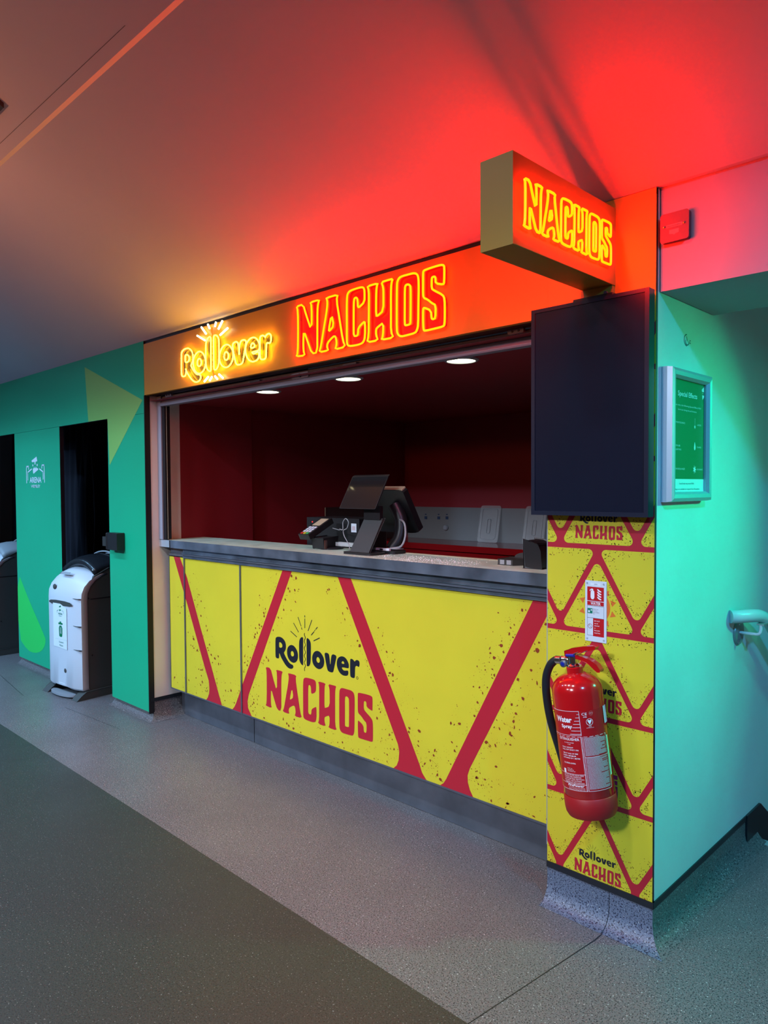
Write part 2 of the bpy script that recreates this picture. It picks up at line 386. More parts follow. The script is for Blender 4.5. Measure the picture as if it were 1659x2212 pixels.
GL_R = {
    'R': ['97.4,375.9 104.2,384.2 122.8,390 143.8,390.5 161.9,385.8 177.2,374.3 184.7,360.9 186.3,346.7 184.3,333.5 176.3,321 167.1,312.4 173.4,302.9 191.1,283.1 208.8,268.4 224,261.3 239.1,260.6 246.6,255.5 245.2,245.7 233.7,238.2 218.5,235.6 200.7,238.1 180.3,249.2 159.9,266.8 141.9,285 130.5,304.3 127.8,302.2 126.6,279.3 122.1,273.7 107.5,273 97,276.2 95.5,297.2 96.3,346.4', '129.6,361.8 138,362.2 148.4,358.8 156.1,350.2 155.4,340.4 146.7,334.3 134.9,333.3 128.4,336.4 127.9,351'],
    'o': ['193.1,322 198.5,340.5 210.2,353.4 228.1,362.1 248.3,361.4 265.7,352.1 279.2,336.8 285.1,318.7 283.5,299.6 274.6,283.9 259.5,274.3 241.8,270.6 221.7,275.3 206.6,285.6 196.6,301.7', '224.9,318.9 228.9,327.5 236.5,331.5 246.5,328.6 252.7,318.4 251.2,308.7 241.1,302.6 232.3,304.1 226,310.3'],
    'l': ['294.8,388 298.7,399.5 307.5,410.2 318.6,415.2 326.4,413.6 327.7,406.8 325.9,333 325.7,273.4 320.1,270.6 309.1,275.4 299.4,284.8 293.5,299.6 293.4,343.7'],
    'l2': ['353.8,410.4 357.4,414.8 367.1,414.6 377.8,409.2 386,396.4 387.6,381.2 385.9,311.3 382,289 373.5,276.7 363.8,272.3 355.4,272.9 353,278 353.6,352.8'],
    'o2': ['395.8,319.3 399.7,336.4 412.5,353.8 432.1,362.8 454.2,362.1 473.2,349.7 486.5,332 489,314.5 483.3,293.8 469.5,279.8 450.2,272 428.1,274.6 408.8,285 397.8,301.4', '428.8,321 433,328.9 441.4,333 451,328.2 456.3,318.2 453.4,307.8 443.7,302.9 434.1,306.4 428.7,313.7'],
    'v': ['490.9,352.4 493.7,360.9 503.1,363.7 516.6,363.6 524.5,357.7 528.3,340.5 532.7,307.4 536,316.9 539,344 543.2,357.1 552.5,363.9 567,363.5 578.7,359.1 577.3,348.3 558.2,290.4 555.4,279.3 547.4,273.5 531.5,272.5 518.1,274.7 511.5,280.7 502.4,307.8'],
    'e': ['580.2,325.9 582.4,338.6 590.4,352.2 606.1,361.4 624.1,364.9 642,361.3 657.1,349 665.8,334.8 666.4,322.8 664.3,314.6 658,312.7 615.8,312.5 618.3,304.2 628.5,297.2 641.3,298.5 656.6,302.4 661.6,299.4 662.8,287.5 656.3,277.7 641,273.2 620.5,273.1 599.9,281.8 587.1,297.1 580.8,311.9', '613.9,328.8 616.1,337.1 623.9,342.7 631.5,338.7 636.5,329.6'],
    'r': ['675.3,353.7 677.4,360.9 685,363 695,361.1 703.6,354.8 706.1,351.8 712.3,359.7 724.7,364.2 737,361.1 740.6,350.6 739.2,338.4 734.2,330.8 724.4,334.2 717,334.7 710.8,330.2 709,321.4 707,279.8 702.7,273.9 691.5,272.7 679,274.8 675.3,281 674.4,313.8'],
}
SQUIG = '339.6,436.5 335.9,429.8 343,419.8 345.3,413.9 336.6,400.2 335.8,393.9 344.9,381.1 344.3,374.8 335.4,362.6 335.3,357.9 344.3,343.6 344.2,337.4 334.8,323.4 334.7,318.7 344.3,307.7 343.7,303 334.3,288.9 334.2,285.8 344.5,273.4 343.2,268.5 334.5,257.7 336.8,246.3'
RAYS = ['226.7,432.3 276.1,409.7', '251.4,477.6 290.6,436.5', '288.1,512.1 311.6,469.5', '314.4,462 318.7,454', '341.7,527.1 341.6,519.3', '342.4,510.8 341.7,464', '396.6,510.5 367.1,453.4', '439,479.8 426.7,469', '419.6,463.5 417.2,459.3', '412.4,454.4 391.7,435.1', '455.1,429.3 409.9,408.7']

def fin(mb, name, parent=None, **k):
    # geometry given in world coordinates, stored relative to the parent's place
    off = V((0, 0, 0)); q = parent
    while q is not None: off = off + q.location; q = q.parent
    mb.v = [(x - off.x, y - off.y, z - off.z) for x, y, z in mb.v]
    return mb.build(name, parent, **k)

# ================================================================== THE SETTING
CEIL = 2.366; XL = -8.6; XR = -0.98; BACK = -5.6
# floor: pale speckled vinyl by the stall, dark vinyl walkway
b = MB()
b.quad((XL, -0.67, 0), (2.6, -0.67, 0), (2.6, 0.975, 0), (XL, 0.975, 0), 'floor')
b.quad((XL, 0.975, 0), (XR, 0.975, 0), (XR, 4.2, 0), (XL, 4.2, 0), 'floor')
b.quad((XL, BACK, 0), (2.6, BACK, 0), (2.6, -0.67, 0), (XL, -0.67, 0), 'floordark')
for p in ([(-1.12, -0.02), (-1.123, -0.10), (-1.19, -0.67), (-1.193, -0.67), (-1.127, -0.10), (-1.124, -0.02)],
          [(-4.9, -0.25), (-4.2, -0.20), (-4.2, -0.202), (-4.9, -0.253)], [(-6.6, -0.20), (-5.4, -0.34), (-5.4, -0.343), (-6.6, -0.203)]):
    b.poly([p], lambda x, y: (x, y, 0.0005), 'rubber')
struct(b.build('floor'))
KS = 0.585
zc = lambda y: CEIL - KS * y
b = MB(); b.quad((XL, 0.9, CEIL), (2.6, 0.9, CEIL), (2.6, 0.0, CEIL), (XL, 0.0, CEIL), 'ceil')
b.quad((XL, 0.0, CEIL), (2.6, 0.0, CEIL), (2.6, -0.992, zc(-0.992)), (XL, -0.992, zc(-0.992)), 'ceil')
struct(b.build('ceiling'))
b = MB(); ze = zc(-0.992); z2 = ze + KS * 0.80
b.quad((XL, -0.992, ze), (2.6, -0.992, ze), (2.6, -1.012, ze), (XL, -1.012, ze), 'ceil2')
b.quad((XL, -1.012, ze), (2.6, -1.012, ze), (2.6, -1.812, z2), (XL, -1.812, z2), 'ceil')
b.quad((XL, -1.812, z2), (2.6, -1.812, z2), (2.6, BACK, z2), (XL, BACK, z2), 'ceil')
b.poly([[(-3.5, -1.052), (-2.3, -1.047), (-2.3, -1.0482), (-3.5, -1.0532)]], lambda x, y: (x, y, ze - KS * (y + 1.012) - 0.0006), 'edge')
struct(b.build('ceiling_upper'))
b = MB(); b.box(XL, 2.6, BACK - 0.1, BACK, 0, 3.6, 'room'); struct(b.build('wall_rear'))
b = MB(); b.box(XL - 0.1, XL, BACK, 4.2, 0, 3.6, 'room'); struct(b.build('wall_far_left'))
b = MB(); b.box(2.6, 2.7, BACK, 0.02, 0, 3.6, 'white'); struct(b.build('wall_far_right'))

b = MB(); b.box(XL, 2.6, -2.76, -2.60, 2.645, 3.45, 'room'); struct(b.build('ceiling_beam'))
# green hoarding (wall_left) with two doorways
G0, G1, GT, GB = -8.6, -4.224, 2.366, 0.055
b = MB()
b.box(G0, G1, 0.0, 0.03, 1.9235, GT, 'edge', 'green')
b.box(-6.464, -5.534, 0.0, 0.03, GB, 1.922, 'edge', 'green')
b.box(-4.736, G1, 0.0, 0.03, GB, 1.922, 'edge', 'green')
b.box(G0, -7.55, 0.0, 0.03, GB, 1.922, 'edge', 'green')
b.box(G1, G1 + 0.006, -0.004, 0.032, GB - 0.01, 2.03, 'edge')
GM = lambda e: (lambda x, z: (x, -e, z))
b.poly([pts('-5073.3,2307.9 -4246.6,2006.2 -4714.4,1614.2 -4736.1,1923.4 -5030.4,1924.7')], GM(.0006), 'olive')
b.poly([chaikin(pts('-6464,785 -6242,576 -5896,300 -5880,266 -5911,214 -5989,165 -6117,134 -6268,134 -6464,215'), 1)], GM(.0006), 'greenlight')
struct(b.build('wall_left'))
# emblem on the hoarding
E = MB(); ge = GM(.0012)
for s in ('-5986.2,1716.3 -5973.1,1678.1 -6009.3,1675.7 -6012.9,1652.9 -6029.2,1653.3 -6030.3,1675.4 -6084.4,1673.5 -6093.1,1687.1',
          '-6070.8,1622.4 -6049.5,1625.5 -6039.3,1639.4 -6028.5,1625 -6012.2,1624.6 -6006.7,1639.5 -5989,1624.1 -5961.4,1624.3 -5955.2,1612.8 -6054.3,1582.2 -6063.5,1585',
          '-6066.3,1659.6 -6078.7,1649.3 -6067.6,1637.5 -6055.2,1648.7', '-5977.8,1660.7 -5989.9,1649.6 -5978.1,1637.9 -5964.6,1648.9'):
    E.poly([pts(s)], ge, 'logowhite')
def stroke(mb, p, w, fmap, m, closed=False):
    P = [V((a, c, 0)) for a, c in p]
    for i in range(len(P) - 1):
        a, c = P[i], P[i + 1]; t = (c - a); L = t.length
        if L < 1e-9: continue
        t.normalize(); n = V((-t.y, t.x, 0)) * w / 2; a2 = a - t * w * .3; c2 = c + t * w * .3
        mb.add([fmap(q.x, q.y) for q in (a2 - n, c2 - n, c2 + n, a2 + n)], [(0, 1, 2, 3)], m)
for s in ('-6206.7,1509.9 -6206.2,1641.8 -6160.2,1642.5 -6158.2,1619.1', '-6179.6,1533.1 -6179.9,1594.3 -6094.6,1620.3',
          '-5834.3,1511.6 -5836,1645.5 -5883,1645 -5884.3,1621.6', '-5861.1,1536.2 -5859.8,1593.3 -5932.1,1617.5'):
    stroke(E, pts(s), 0.011, ge, 'logowhite')
text(E, 'ARENA', ge, -6.0195, 1.511, 0.045, 'logowhite', width=0.245, align='C', bold=0.022)
text(E, 'WEMBLEY', ge, -6.0175, 1.471, 0.024, 'logowhite', width=0.19, align='C', bold=0.006)
tag(E.build('wall_emblem'), 'pale printed venue emblem reading ARENA WEMBLEY on the green hoarding', 'wall emblem')
# rooms behind the hoarding
b = MB(); b.box(G0, -4.33, 1.3, 1.4, 0, 2.366, 'curtain'); struct(b.build('wall_behind_hoarding'))

# jamb between hoarding and stall, coved skirting
b = MB(); b.box(-4.32, -4.22, 0.012, 0.237, 0.14, 2.032, 'jamb'); b.box(-4.32, -4.222, 0.036, 0.237, 0.0, 0.1178, 'floor')
b.box(-4.32, -4.216, 0.008, 0.237, 0.118, 0.14, 'rubber'); struct(b.build('wall_jamb'))
COVE = [(0.0, 0.118), (0.0, 0.062), (-0.004, 0.040), (-0.014, 0.022), (-0.026, 0.010), (-0.042, 0.003), (-0.056, 0.0008)]
def cove(mb, path, m='cove'):
    # path: list of (x, y, nx, ny) corner stations, n = outward direction of the run-out
    for i in range(len(path) - 1):
        a, c = path[i], path[i + 1]; vs = []
        for st in (a, c):
            for o, z in COVE: vs.append((st[0] - o * st[2], st[1] - o * st[3], z))
        k = len(COVE); mb.add(vs, [(j, j + k, j + k + 1, j + 1) for j in range(k - 1)], m)
b = MB(); cove(b, [(-1.361, 0, 0, -1), (-1.128, 0, 0, -1)]); cove(b, [(-1.126, 0, 0, -1), (-0.98, 0, 1, -1)])
b.box(-1.361, -0.983, 0.004, 0.05, 0.0, 0.1178, 'cove'); b.box(-1.362, -0.977, -0.004, 0.01, 0.118, 0.139, 'rubber')
struct(b.build('baseboard_front', smooth=True, angle=50))
b = MB(); cove(b, [(-0.98, 0, 1, -1), (-0.98, 0.97, 1, 0)], 'floor')
b.box(-1.02, -0.976, 0.0, 0.97, 0.118, 0.139, 'rubber')
b.prism([(0.845, 0.139), (0.845, 0.002), (0.99, 0.002), (0.99, -0.35), (2.4, -1.40), (2.4, -0.84), (1.006, 0.140)], lambda y, z, x: (x, y, z), -0.995, -0.972, 'rubber')
struct(b.build('baseboard_right', smooth=True, angle=50))
b = MB(); cove(b, [(-4.75, 0.03, 0, -1), (-4.22, 0.03, 1, -1)], 'floor'); cove(b, [(-4.22, 0.03, 1, -1), (-4.22, 0.23, 1, 0)], 'floor'); cove(b, [(-6.47, 0.03, 0, -1), (-5.53, 0.03, 0, -1)], 'floor')
b.box(-6.47, -5.53, 0.034, 0.05, 0.0, 0.1178, 'floor'); b.box(-4.75, -4.24, 0.034, 0.05, 0.0, 0.1178, 'floor')
struct(b.build('baseboard_left', smooth=True, angle=50))

# right wall (side of the pillar), header above the corridor, stairs going down
b = MB(); b.box(-1.30, -0.98, 0.012, 4.2, 0.139, CEIL, 'white'); b.box(-1.30, -0.98, 1.0, 4.2, -1.6, 0.139, 'white')
struct(b.build('wall_right'))
b = MB(); b.box(-0.976, 2.6, 0.020, 0.46, 2.050, CEIL - .0005, 'header'); struct(b.build('trim_1'))
b = MB(); b.quad((-0.98, 0.46, 2.62), (0.9, 0.46, 2.62), (0.9, 4.2, 2.45), (-0.98, 4.2, 2.45), 'white')
b.box(-0.98, 2.6, 0.44, 0.459, 2.36, 2.7, 'white'); struct(b.build('ceiling_corridor'))
b = MB(); b.box(0.6, 0.7, 0.02, 4.2, -1.6, 2.62, 'white'); b.box(0.7, 2.6, 0.02, 0.12, 0, 2.05, 'white'); struct(b.build('wall_corridor_right'))
b = MB(); b.box(-1.3, 0.7, 4.2, 4.3, -1.6, 2.62, 'white'); struct(b.build('wall_corridor_end'))
b = MB()
for i in range(6):
    y = 0.975 + 0.28 * i; z = -0.165 * i
    if i: b.box(-0.98, 0.6, y - 0.28, y, z - 0.02, z, 'floor')
    b.box(-0.98, 0.6, y - 0.035, y + 0.008, z - 0.03, z + 0.003, 'nosing')
    b.box(-0.98, 0.6, y - 0.01, y, z - 0.165, z - 0.02, 'rubber')
b.box(-0.98, 0.6, 0.975 + 1.4, 4.2, -0.99 - 0.02, -0.99, 'floor')
struct(b.build('floor_stairs'))

# stall interior
b = MB()
b.box(-4.27, -4.22, 0.238, 0.80, 0.0, 2.02, 'redwall'); b.box(-4.30, -4.245, 0.80, 2.45, 0.0, 2.02, 'redwall')
struct(b.build('wall_stall_left', bevel=0.006))
b = MB(); b.box(-4.3, -1.36, 2.39, 2.45, 0.0, 2.02, 'redwall'); struct(b.build('wall_stall_back'))
b = MB(); b.box(-1.36, -1.30, 0.012, 2.45, 0.0, 2.02, 'redwall'); struct(b.build('wall_stall_right'))
b = MB()
prof = [(0.03, 2.0), (2.42, 2.0)]
for i in range(1):
    (y0, z0), (y1, z1) = prof[i], prof[i + 1]
    b.quad((-4.3, y0, z0), (-4.3, y1, z1), (-1.36, y1, z1), (-1.36, y0, z0), 'redwall')
struct(b.build('ceiling_stall'))

# ================================================================== PRINTS
def P_xz(ox, oz, y): return lambda u, v: (ox + u, y, oz + v)
def logo(mb, fm, k, red='red', black='black', rays=True, sx=None, letters=True):
    kx = sx or k
    sc = lambda u, v: fm(u * kx / k, v)
    f = lambda p, it: [[(a * k, c * k) for a, c in chaikin(pts(q), it)] for q in p]
    if letters:
        for g in GL_N.values(): mb.poly(f(g, 1), fm, red)
    for g in GL_R.values(): mb.poly(f(g, 2), fm, black)
    stroke(mb, [(a * k, c * k) for a, c in chaikin(pts(SQUIG), 1, False)], 0.0042 * k, fm, black)
    for r in RAYS: stroke(mb, [(a * k, c * k) for a, c in pts(r)], 0.0045 * k, fm, black)
    ring = [(a * k, c * k) for a, c in [(0.7234 + 0.006 * cos(2 * pi * i / 14), 0.2784 + 0.006 * sin(2 * pi * i / 14)) for i in range(15)]]
    stroke(mb, ring, 0.0022 * k, fm, black)
def fleck(mb, fm, x, y, s, rng, m='fleck'):
    n = rng.randint(4, 7); a0 = rng.random() * 6.28; st = rng.uniform(0.35, 1.0); sa = rng.random() * 3.14
    pp = []
    for i in range(n):
        a = a0 + 2 * pi * i / n; r = s * rng.uniform(0.45, 1.0); u, v = r * cos(a), r * sin(a) * st
        pp.append((x + u * cos(sa) - v * sin(sa), y + u * sin(sa) + v * cos(sa)))
    mb.poly([pp], fm, m)
def flecks(mb, fm, edges, bad, rect, rng, dens, smin, smax, dmax):
    # worn-print flecks scattered along the edges of the triangles
    for (ax, ay), (bx, by) in edges:
        L = math.hypot(bx - ax, by - ay)
        if L < 1e-6: continue
        for _ in range(max(1, int(L * dens))):
            t = rng.random(); d = dmax * rng.random() ** 1.3; sd = rng.choice((-1, 1))
            x = ax + (bx - ax) * t - sd * (by - ay) / L * d; y = ay + (by - ay) * t + sd * (bx - ax) / L * d
            s = smin + (smax - smin) * rng.random() ** 4
            for j in range(rng.choice((1, 1, 2, 4))):
                xx = x + rng.gauss(0, dmax * .12) * (j > 0); yy = y + rng.gauss(0, dmax * .12) * (j > 0); ss = s if j == 0 else smin * rng.uniform(.5, 1.2)
                if not (rect[0] + ss < xx < rect[1] - ss and rect[2] + ss < yy < rect[3] - ss): continue
                if any(inside(xx + ex * ss, yy + ey * ss, q) for q in bad for ex, ey in ((0, 0), (1, 0), (-1, 0), (0, 1), (0, -1))): continue
                fleck(mb, fm, xx, yy, ss, rng)

# ================================================================== SERVICE COUNTER
YC = 0.13
BANDS = [pts('-4128.5,1030 -4054.1,1030 -3974,912.7 -3818.7,605.7 -3714.1,405.6 -3635,248.6 -3607.2,196 -3775,196 -3757,215 -3742.9,240 -3739,268.8 -3744.8,317.5 -3788.4,393.1 -3977.9,753.8 -4014.1,819'),
         pts('-3022.4,1030 -2945.7,1030 -3245.2,484.4 -3339.1,313.7 -3350.9,273.3 -3347.3,237 -3320.4,203.9 -3312,196 -3502,196 -3482,213 -3464.8,237.4 -3442,277.8 -3411.9,333.5'),
         pts('-2597.4,1030 -2505.9,1030 -2375.3,795.6 -2075.1,252 -2062,222 -2035.9,196 -2233.9,196 -2213,214 -2201.4,239.2 -2196.6,281.7 -2204.5,310.9 -2376.8,628.3'),
         pts('-1502.7,1030 -1400,1030 -1400,1000 -1440,955 -1803.2,310 -1815.1,278.2 -1813.3,250 -1803,222 -1786,196 -1961,196 -1942,211 -1927.4,232.4')]
BANDS[3] = pts('-1502.7,1030 -1403,1030 -1403,1052 -1803.2,310 -1815.1,278.2 -1813.3,250 -1803,222 -1786,196 -1961,196 -1942,211 -1927.4,232.4')
BANDS[3] = clipz(BANDS[3], 0.196, 1.03)
ctr = thing('service_counter', 'long yellow and red printed service counter standing on a steel kickplate', 'counter', (-2.8, 0.13, 0))
rng = random.Random(4)
fmC = lambda e: (lambda x, z: (x, YC - e, z))
LOGO_O = (-3.18775, 0.28395)
lbox = [[(LOGO_O[0] - .01, LOGO_O[1] - .015), (LOGO_O[0] + .84, LOGO_O[1] - .015), (LOGO_O[0] + .84, LOGO_O[1] + .225), (LOGO_O[0] + .75, LOGO_O[1] + .37), (LOGO_O[0] + .45, LOGO_O[1] + .54), (LOGO_O[0] + .22, LOGO_O[1] + .49), (LOGO_O[0] + .07, LOGO_O[1] + .38)]]
for x0, x1 in ((-4.18, -4.004), (-3.993, -3.409), (-3.398, -1.403)):
    b = MB(); b.box(x0, x1, YC, YC + 0.018, 0.196, 1.03, 'edge', 'yellow')
    edges = []
    for p in BANDS:
        q = clipx(p, x0, x1)
        if len(q) > 2: b.poly([q], fmC(.0005), 'red')
        n = len(p)
        for i in range(n):
            a, c = p[i], p[(i + 1) % n]
            if min(a[1], c[1]) > 0.2 and max(a[1], c[1]) < 1.029 or abs(a[1] - c[1]) > .3: edges.append((a, c))
    edges += [((x0, 0.205), (x1, 0.205))]
    if x1 > -2:
        logo(b, lambda u, v: (LOGO_O[0] + u, YC - .0007, LOGO_O[1] + v), 1.0)
    bad = BANDS + lbox
    flecks(b, fmC(.0009), edges, bad, (x0, x1, 0.198, 1.028), rng, 230, 0.0019, 0.0125, 0.110)
    fin(b, 'front_panel', ctr)
b = MB(); b.box(-4.185, -1.40, 0.149, 0.40, 0.196, 1.12, 'edge'); fin(b, 'carcass', ctr)
for x0, x1 in ((-4.004, -3.993), (-3.409, -3.398)):
    b = MB(); b.box(x0, x1, YC - 0.006, YC + 0.01, 0.19, 1.034, 'steelworn'); fin(b, 'corner_post', ctr, bevel=0.001)
b = MB(); b.box(-4.187, -4.18, YC - 0.003, YC + 0.02, 0.19, 1.034, 'steelworn'); fin(b, 'corner_post', ctr)
for x0, x1 in ((-4.214, -3.424), (-3.418, -1.362)):
    b = MB(); b.box(x0, x1, 0.222, 0.235, 0.002, 0.197, 'steelworn'); fin(b, 'kickplate', ctr, bevel=0.002)
b = MB(); b.box(-4.18, -1.362, YC - 0.004, YC + 0.01, 0.190, 0.197, 'aludark'); fin(b, 'bottom_rail', ctr)
b = MB()
b.box(-4.0, -1.362, 0.118, 0.149, 1.030, 1.046, 'steel'); b.box(-4.0, -1.362, 0.105, 0.149, 1.048, 1.056, 'aludark')
b.box(-4.0, -1.362, 0.112, 0.149, 1.058, 1.064, 'steel'); b.box(-4.0, -1.362, 0.120, 0.149, 1.064, 1.12, 'steel')
b.box(-4.18, -4.0, 0.128, 0.149, 1.036, 1.052, 'steelworn'); b.box(-4.18, -4.0, 0.14, 0.149, 1.052, 1.12, 'aludark')
fin(b, 'steel_apron', ctr, bevel=0.0012)

ct = thing('countertop', 'steel edged countertop with a dusty pale surface on the yellow counter', 'countertop', (-2.8, 0.25, 1.12))
b = MB(); b.box(-4.219, -1.362, 0.098, 0.405, 1.122, 1.1355, 'top'); fin(b, 'top_surface', ct)
b = MB(); b.box(-4.10, -1.362, 0.085, 0.098, 1.090, 1.1355, 'steel'); fin(b, 'front_edge', ct, bevel=0.003)
b = MB(); b.box(-4.235, -4.10, 0.085, 0.10, 1.092, 1.1355, 'alu'); b.box(-4.10, -4.09, 0.084, 0.1, 1.090, 1.1355, 'edge'); fin(b, 'end_bracket', ct, bevel=0.002)
b = MB(); b.box(-4.05, -1.362, 0.4052, 0.412, 1.1300, 1.1356, 'gold'); fin(b, 'rear_lip', ct)
cr = MB(); rng = random.Random(9)
for i in range(520):
    x = rng.gauss(-2.12, 0.17) if i < 400 else rng.uniform(-2.6, -1.8); y = min(0.385, max(0.105, rng.gauss(0.20, 0.07))); s = rng.uniform(0.0009, 0.0026); a = rng.random() * 3
    z = 1.1356
    cr.add([(x + s * cos(a + k * 1.57), y + s * sin(a + k * 1.57), z) for k in range(4)] + [(x, y, z + s * .8)], [(0, 1, 4), (1, 2, 4), (2, 3, 4), (3, 0, 4)], 'crumb')
tag(cr.build('spilt_salt'), 'white grains of salt scattered over the countertop right of the till', 'salt', kind='stuff')

# ================================================================== PILLAR
XP0, XP1 = -1.361, -0.981
pil = thing('pillar_cladding', 'narrow pillar clad in yellow triangles with red bands at the stall end', 'pillar', (-1.17, 0.0, 0.14))
b = MB(); b.box(XP0, XP1, 0.0, 0.012, 0.139, 2.345, 'edge', 'yellow')
fmP = lambda e: (lambda x, z: (x, -e, z))
PX, HZ = 0.2735, 0.2835
upapex, base = -1.1742, 0.978
def tri_round(cx, z0, z1, upw, half, r):
    # rounded triangle outline, base at z0 (up) or z1 (down)
    if upw: A = [(cx - half, z0), (cx + half, z0), (cx, z1)]
    else: A = [(cx + half, z1), (cx - half, z1), (cx, z0)]
    out = []
    for i in range(3):
        p, a, c = V((*A[i], 0)), V((*A[i - 1], 0)), V((*A[(i + 1) % 3], 0))
        d1, d2 = (a - p).normalized(), (c - p).normalized(); half_a = math.acos(max(-1, min(1, d1.dot(d2)))) / 2
        t = r / math.tan(half_a); s0, s1 = p + d1 * t, p + d2 * t
        bis = (d1 + d2).normalized(); cc = p + bis * (r / sin(half_a))
        a0 = math.atan2(s0.y - cc.y, s0.x - cc.x); a1 = math.atan2(s1.y - cc.y, s1.x - cc.x); da = (a1 - a0 + pi) % (2 * pi) - pi
        for k in range(6):
            q = a0 + da * k / 5; out.append((cc.x + r * cos(q), cc.y + r * sin(q)))
    return out
# red ground, yellow triangles on top of it
b.poly([[(XP0, 0.139), (XP1, 0.139), (XP1, 2.09), (XP0, 2.09)]], fmP(.0004), 'red')
rng = random.Random(21)
half = 0.1515; cnt = 0
for row in range(-3, 4):
    zb = base + HZ * row; kind = row % 2
    for i in (-1, 0, 1):
        for upw in (True, False):
            cx = upapex + PX * i + (0 if upw else PX / 2)
            tr = tri_round(cx, zb, zb + 0.2333, True, 0.1337, 0.0150) if upw else tri_round(cx, zb + 0.0335, zb + 0.2665, False, 0.1315, 0.0150)
            q = clipz(clipx(tr, XP0, XP1), 0.1395, 2.09)
            if len(q) < 3: continue
            b.poly([q], fmP(.0008), 'yellow')
            ed = [(q[k], q[(k + 1) % len(q)]) for k in range(len(q))]
            for (a, c) in ed:
                L = math.hypot(c[0] - a[0], c[1] - a[1])
                if L < 1e-6 or (abs(a[0] - c[0]) < 1e-6): continue
                if zb > 1.4: continue
                for _ in range(int(L * 300) + (1 if rng.random() < .25 else 0)):
                    t = rng.random(); d = 0.002 + 0.028 * rng.random() ** 1.6
                    ux, uy = (c[0] - a[0]) / L, (c[1] - a[1]) / L
                    x, y = a[0] + ux * L * t - uy * d, a[1] + uy * L * t + ux * d
                    if not inside(x, y, q): x, y = a[0] + ux * L * t + uy * d, a[1] + uy * L * t - ux * d
                    if inside(x, y, q): fleck(b, fmP(.0012), x, y, rng.uniform(.0010, .0032), rng, 'fleck' if rng.random() < .4 else 'backblack')
            if upw and i == 0 and zb < 1.6:
                if kind == 1:
                    logo(b, lambda u, v: (-1.2561 + u, -.0013, zb + 0.018 + v), 0.206)
                elif row == 0:
                    ce = (-1.1725, 1.054)
                    b.poly([[(ce[0] + 0.0455 * cos(2 * pi * k / 28), ce[1] + 0.052 * sin(2 * pi * k / 28)) for k in range(28)]], fmP(.0012), 'orange')
                    for k in range(10):
                        a = 2 * pi * k / 10 + 0.3; c_, s_ = cos(a), sin(a)
                        b.poly([[(ce[0] + c_ * 0.051 - s_ * 0.011, ce[1] + s_ * 0.056 + c_ * 0.011), (ce[0] + c_ * 0.051 + s_ * 0.011, ce[1] + s_ * 0.056 - c_ * 0.011), (ce[0] + c_ * 0.069, ce[1] + s_ * 0.073)]], fmP(.0012), 'orange')
                elif row == -2:
                    text(b, 'E', fmP(.0013), -1.1175, 0.465, 0.044, 'magenta', bold=0.07, width=0.019)
                    text(b, '!', fmP(.0013), -1.1055, 0.424, 0.036, 'magenta', bold=0.07, width=0.008)
fin(b, 'printed_panel', pil)
b = MB(); b.box(XP0 - 0.003, XP0, -0.001, 0.10, 0.196, 1.94, 'alublue'); fin(b, 'edge_strip', pil)
b = MB(); b.box(-1.36, -1.30, 0.012, 0.2, 0.0, 2.36, 'edge'); fin(b, 'core', pil)

# ================================================================== FASCIA
fas = thing('fascia_board', 'long yellow fascia board above the stall opening, below the ceiling', 'fascia board', (-2.8, 0.0, 2.03))
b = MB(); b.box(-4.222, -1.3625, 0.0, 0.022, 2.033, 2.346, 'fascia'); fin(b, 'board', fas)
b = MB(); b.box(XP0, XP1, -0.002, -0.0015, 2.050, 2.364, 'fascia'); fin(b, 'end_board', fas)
b = MB(); b.box(-4.222, XP1, 0.010, 0.022, 2.346, 2.3655, 'edge'); b.box(-4.22, -1.36, 0.022, 0.07, 2.033, 2.36, 'edge'); fin(b, 'top_gap', fas)

# ================================================================== NEON
def neon_letters(par, glyphset, fm, k, kx, stand, r, mt, back, backm, nrm, it=1, out=0.0, sg=1):
    for g in glyphset:
        loops = [[(a * kx, c * k) for a, c in chaikin(pts(q), it)] for q in g]
        if back:
            bk = MB(); bk.poly(loops, lambda u, v: fm(u, v, .0012), backm); bo = fin(bk, 'letter_backing', par)
        tb = MB()
        for lp in loops:
            q = inset(lp, out) if out else lp
            tb.tube([fm(u, v, stand) for u, v in q], r, mt, n=8, closed=True, normal=nrm, back=('tubeback', sg))
        to = fin(tb, 'neon_tube', par, smooth=True, angle=80)
FF = lambda ox, oz: (lambda u, v, e: (ox + u, -e, oz + v))
n1 = thing('neon_sign', 'red neon sign outlining the word NACHOS along the middle of the fascia', 'neon sign', (-2.26, 0.0, 2.07))
neon_letters(n1, GL_N.values(), FF(-2.715, 2.0735), 0.001 * 0 + 1.105, 1.100, 0.016, 0.0043, 'neonred', True, 'backred', (0, 1, 0))
n2 = thing('neon_sign', 'yellow neon script word with white rays at the left end of the fascia', 'neon sign', (-3.32, 0.0, 2.05))
fr = FF(-3.872, 1.7575)
neon_letters(n2, GL_R.values(), fr, 1.24, 1.30, 0.016, 0.0034, 'neonyel', True, 'backblack', (0, 1, 0), it=2, out=0.004)
b = MB(); sq = [(a, c) for a, c in chaikin(pts('-3426,2321 -3432,2300 -3420,2280 -3430,2262 -3418,2244 -3430,2226 -3418,2208 -3430,2190 -3417,2172 -3429,2154 -3416,2136 -3428,2118 -3415,2100 -3428,2084 -3415,2068 -3419,2052'), 1, False)]
b.tube([(a, -0.017, c) for a, c in sq], 0.0032, 'neonthin', n=6, normal=(0, 1, 0)); fin(b, 'squiggle_tube', n2, smooth=True, angle=80)
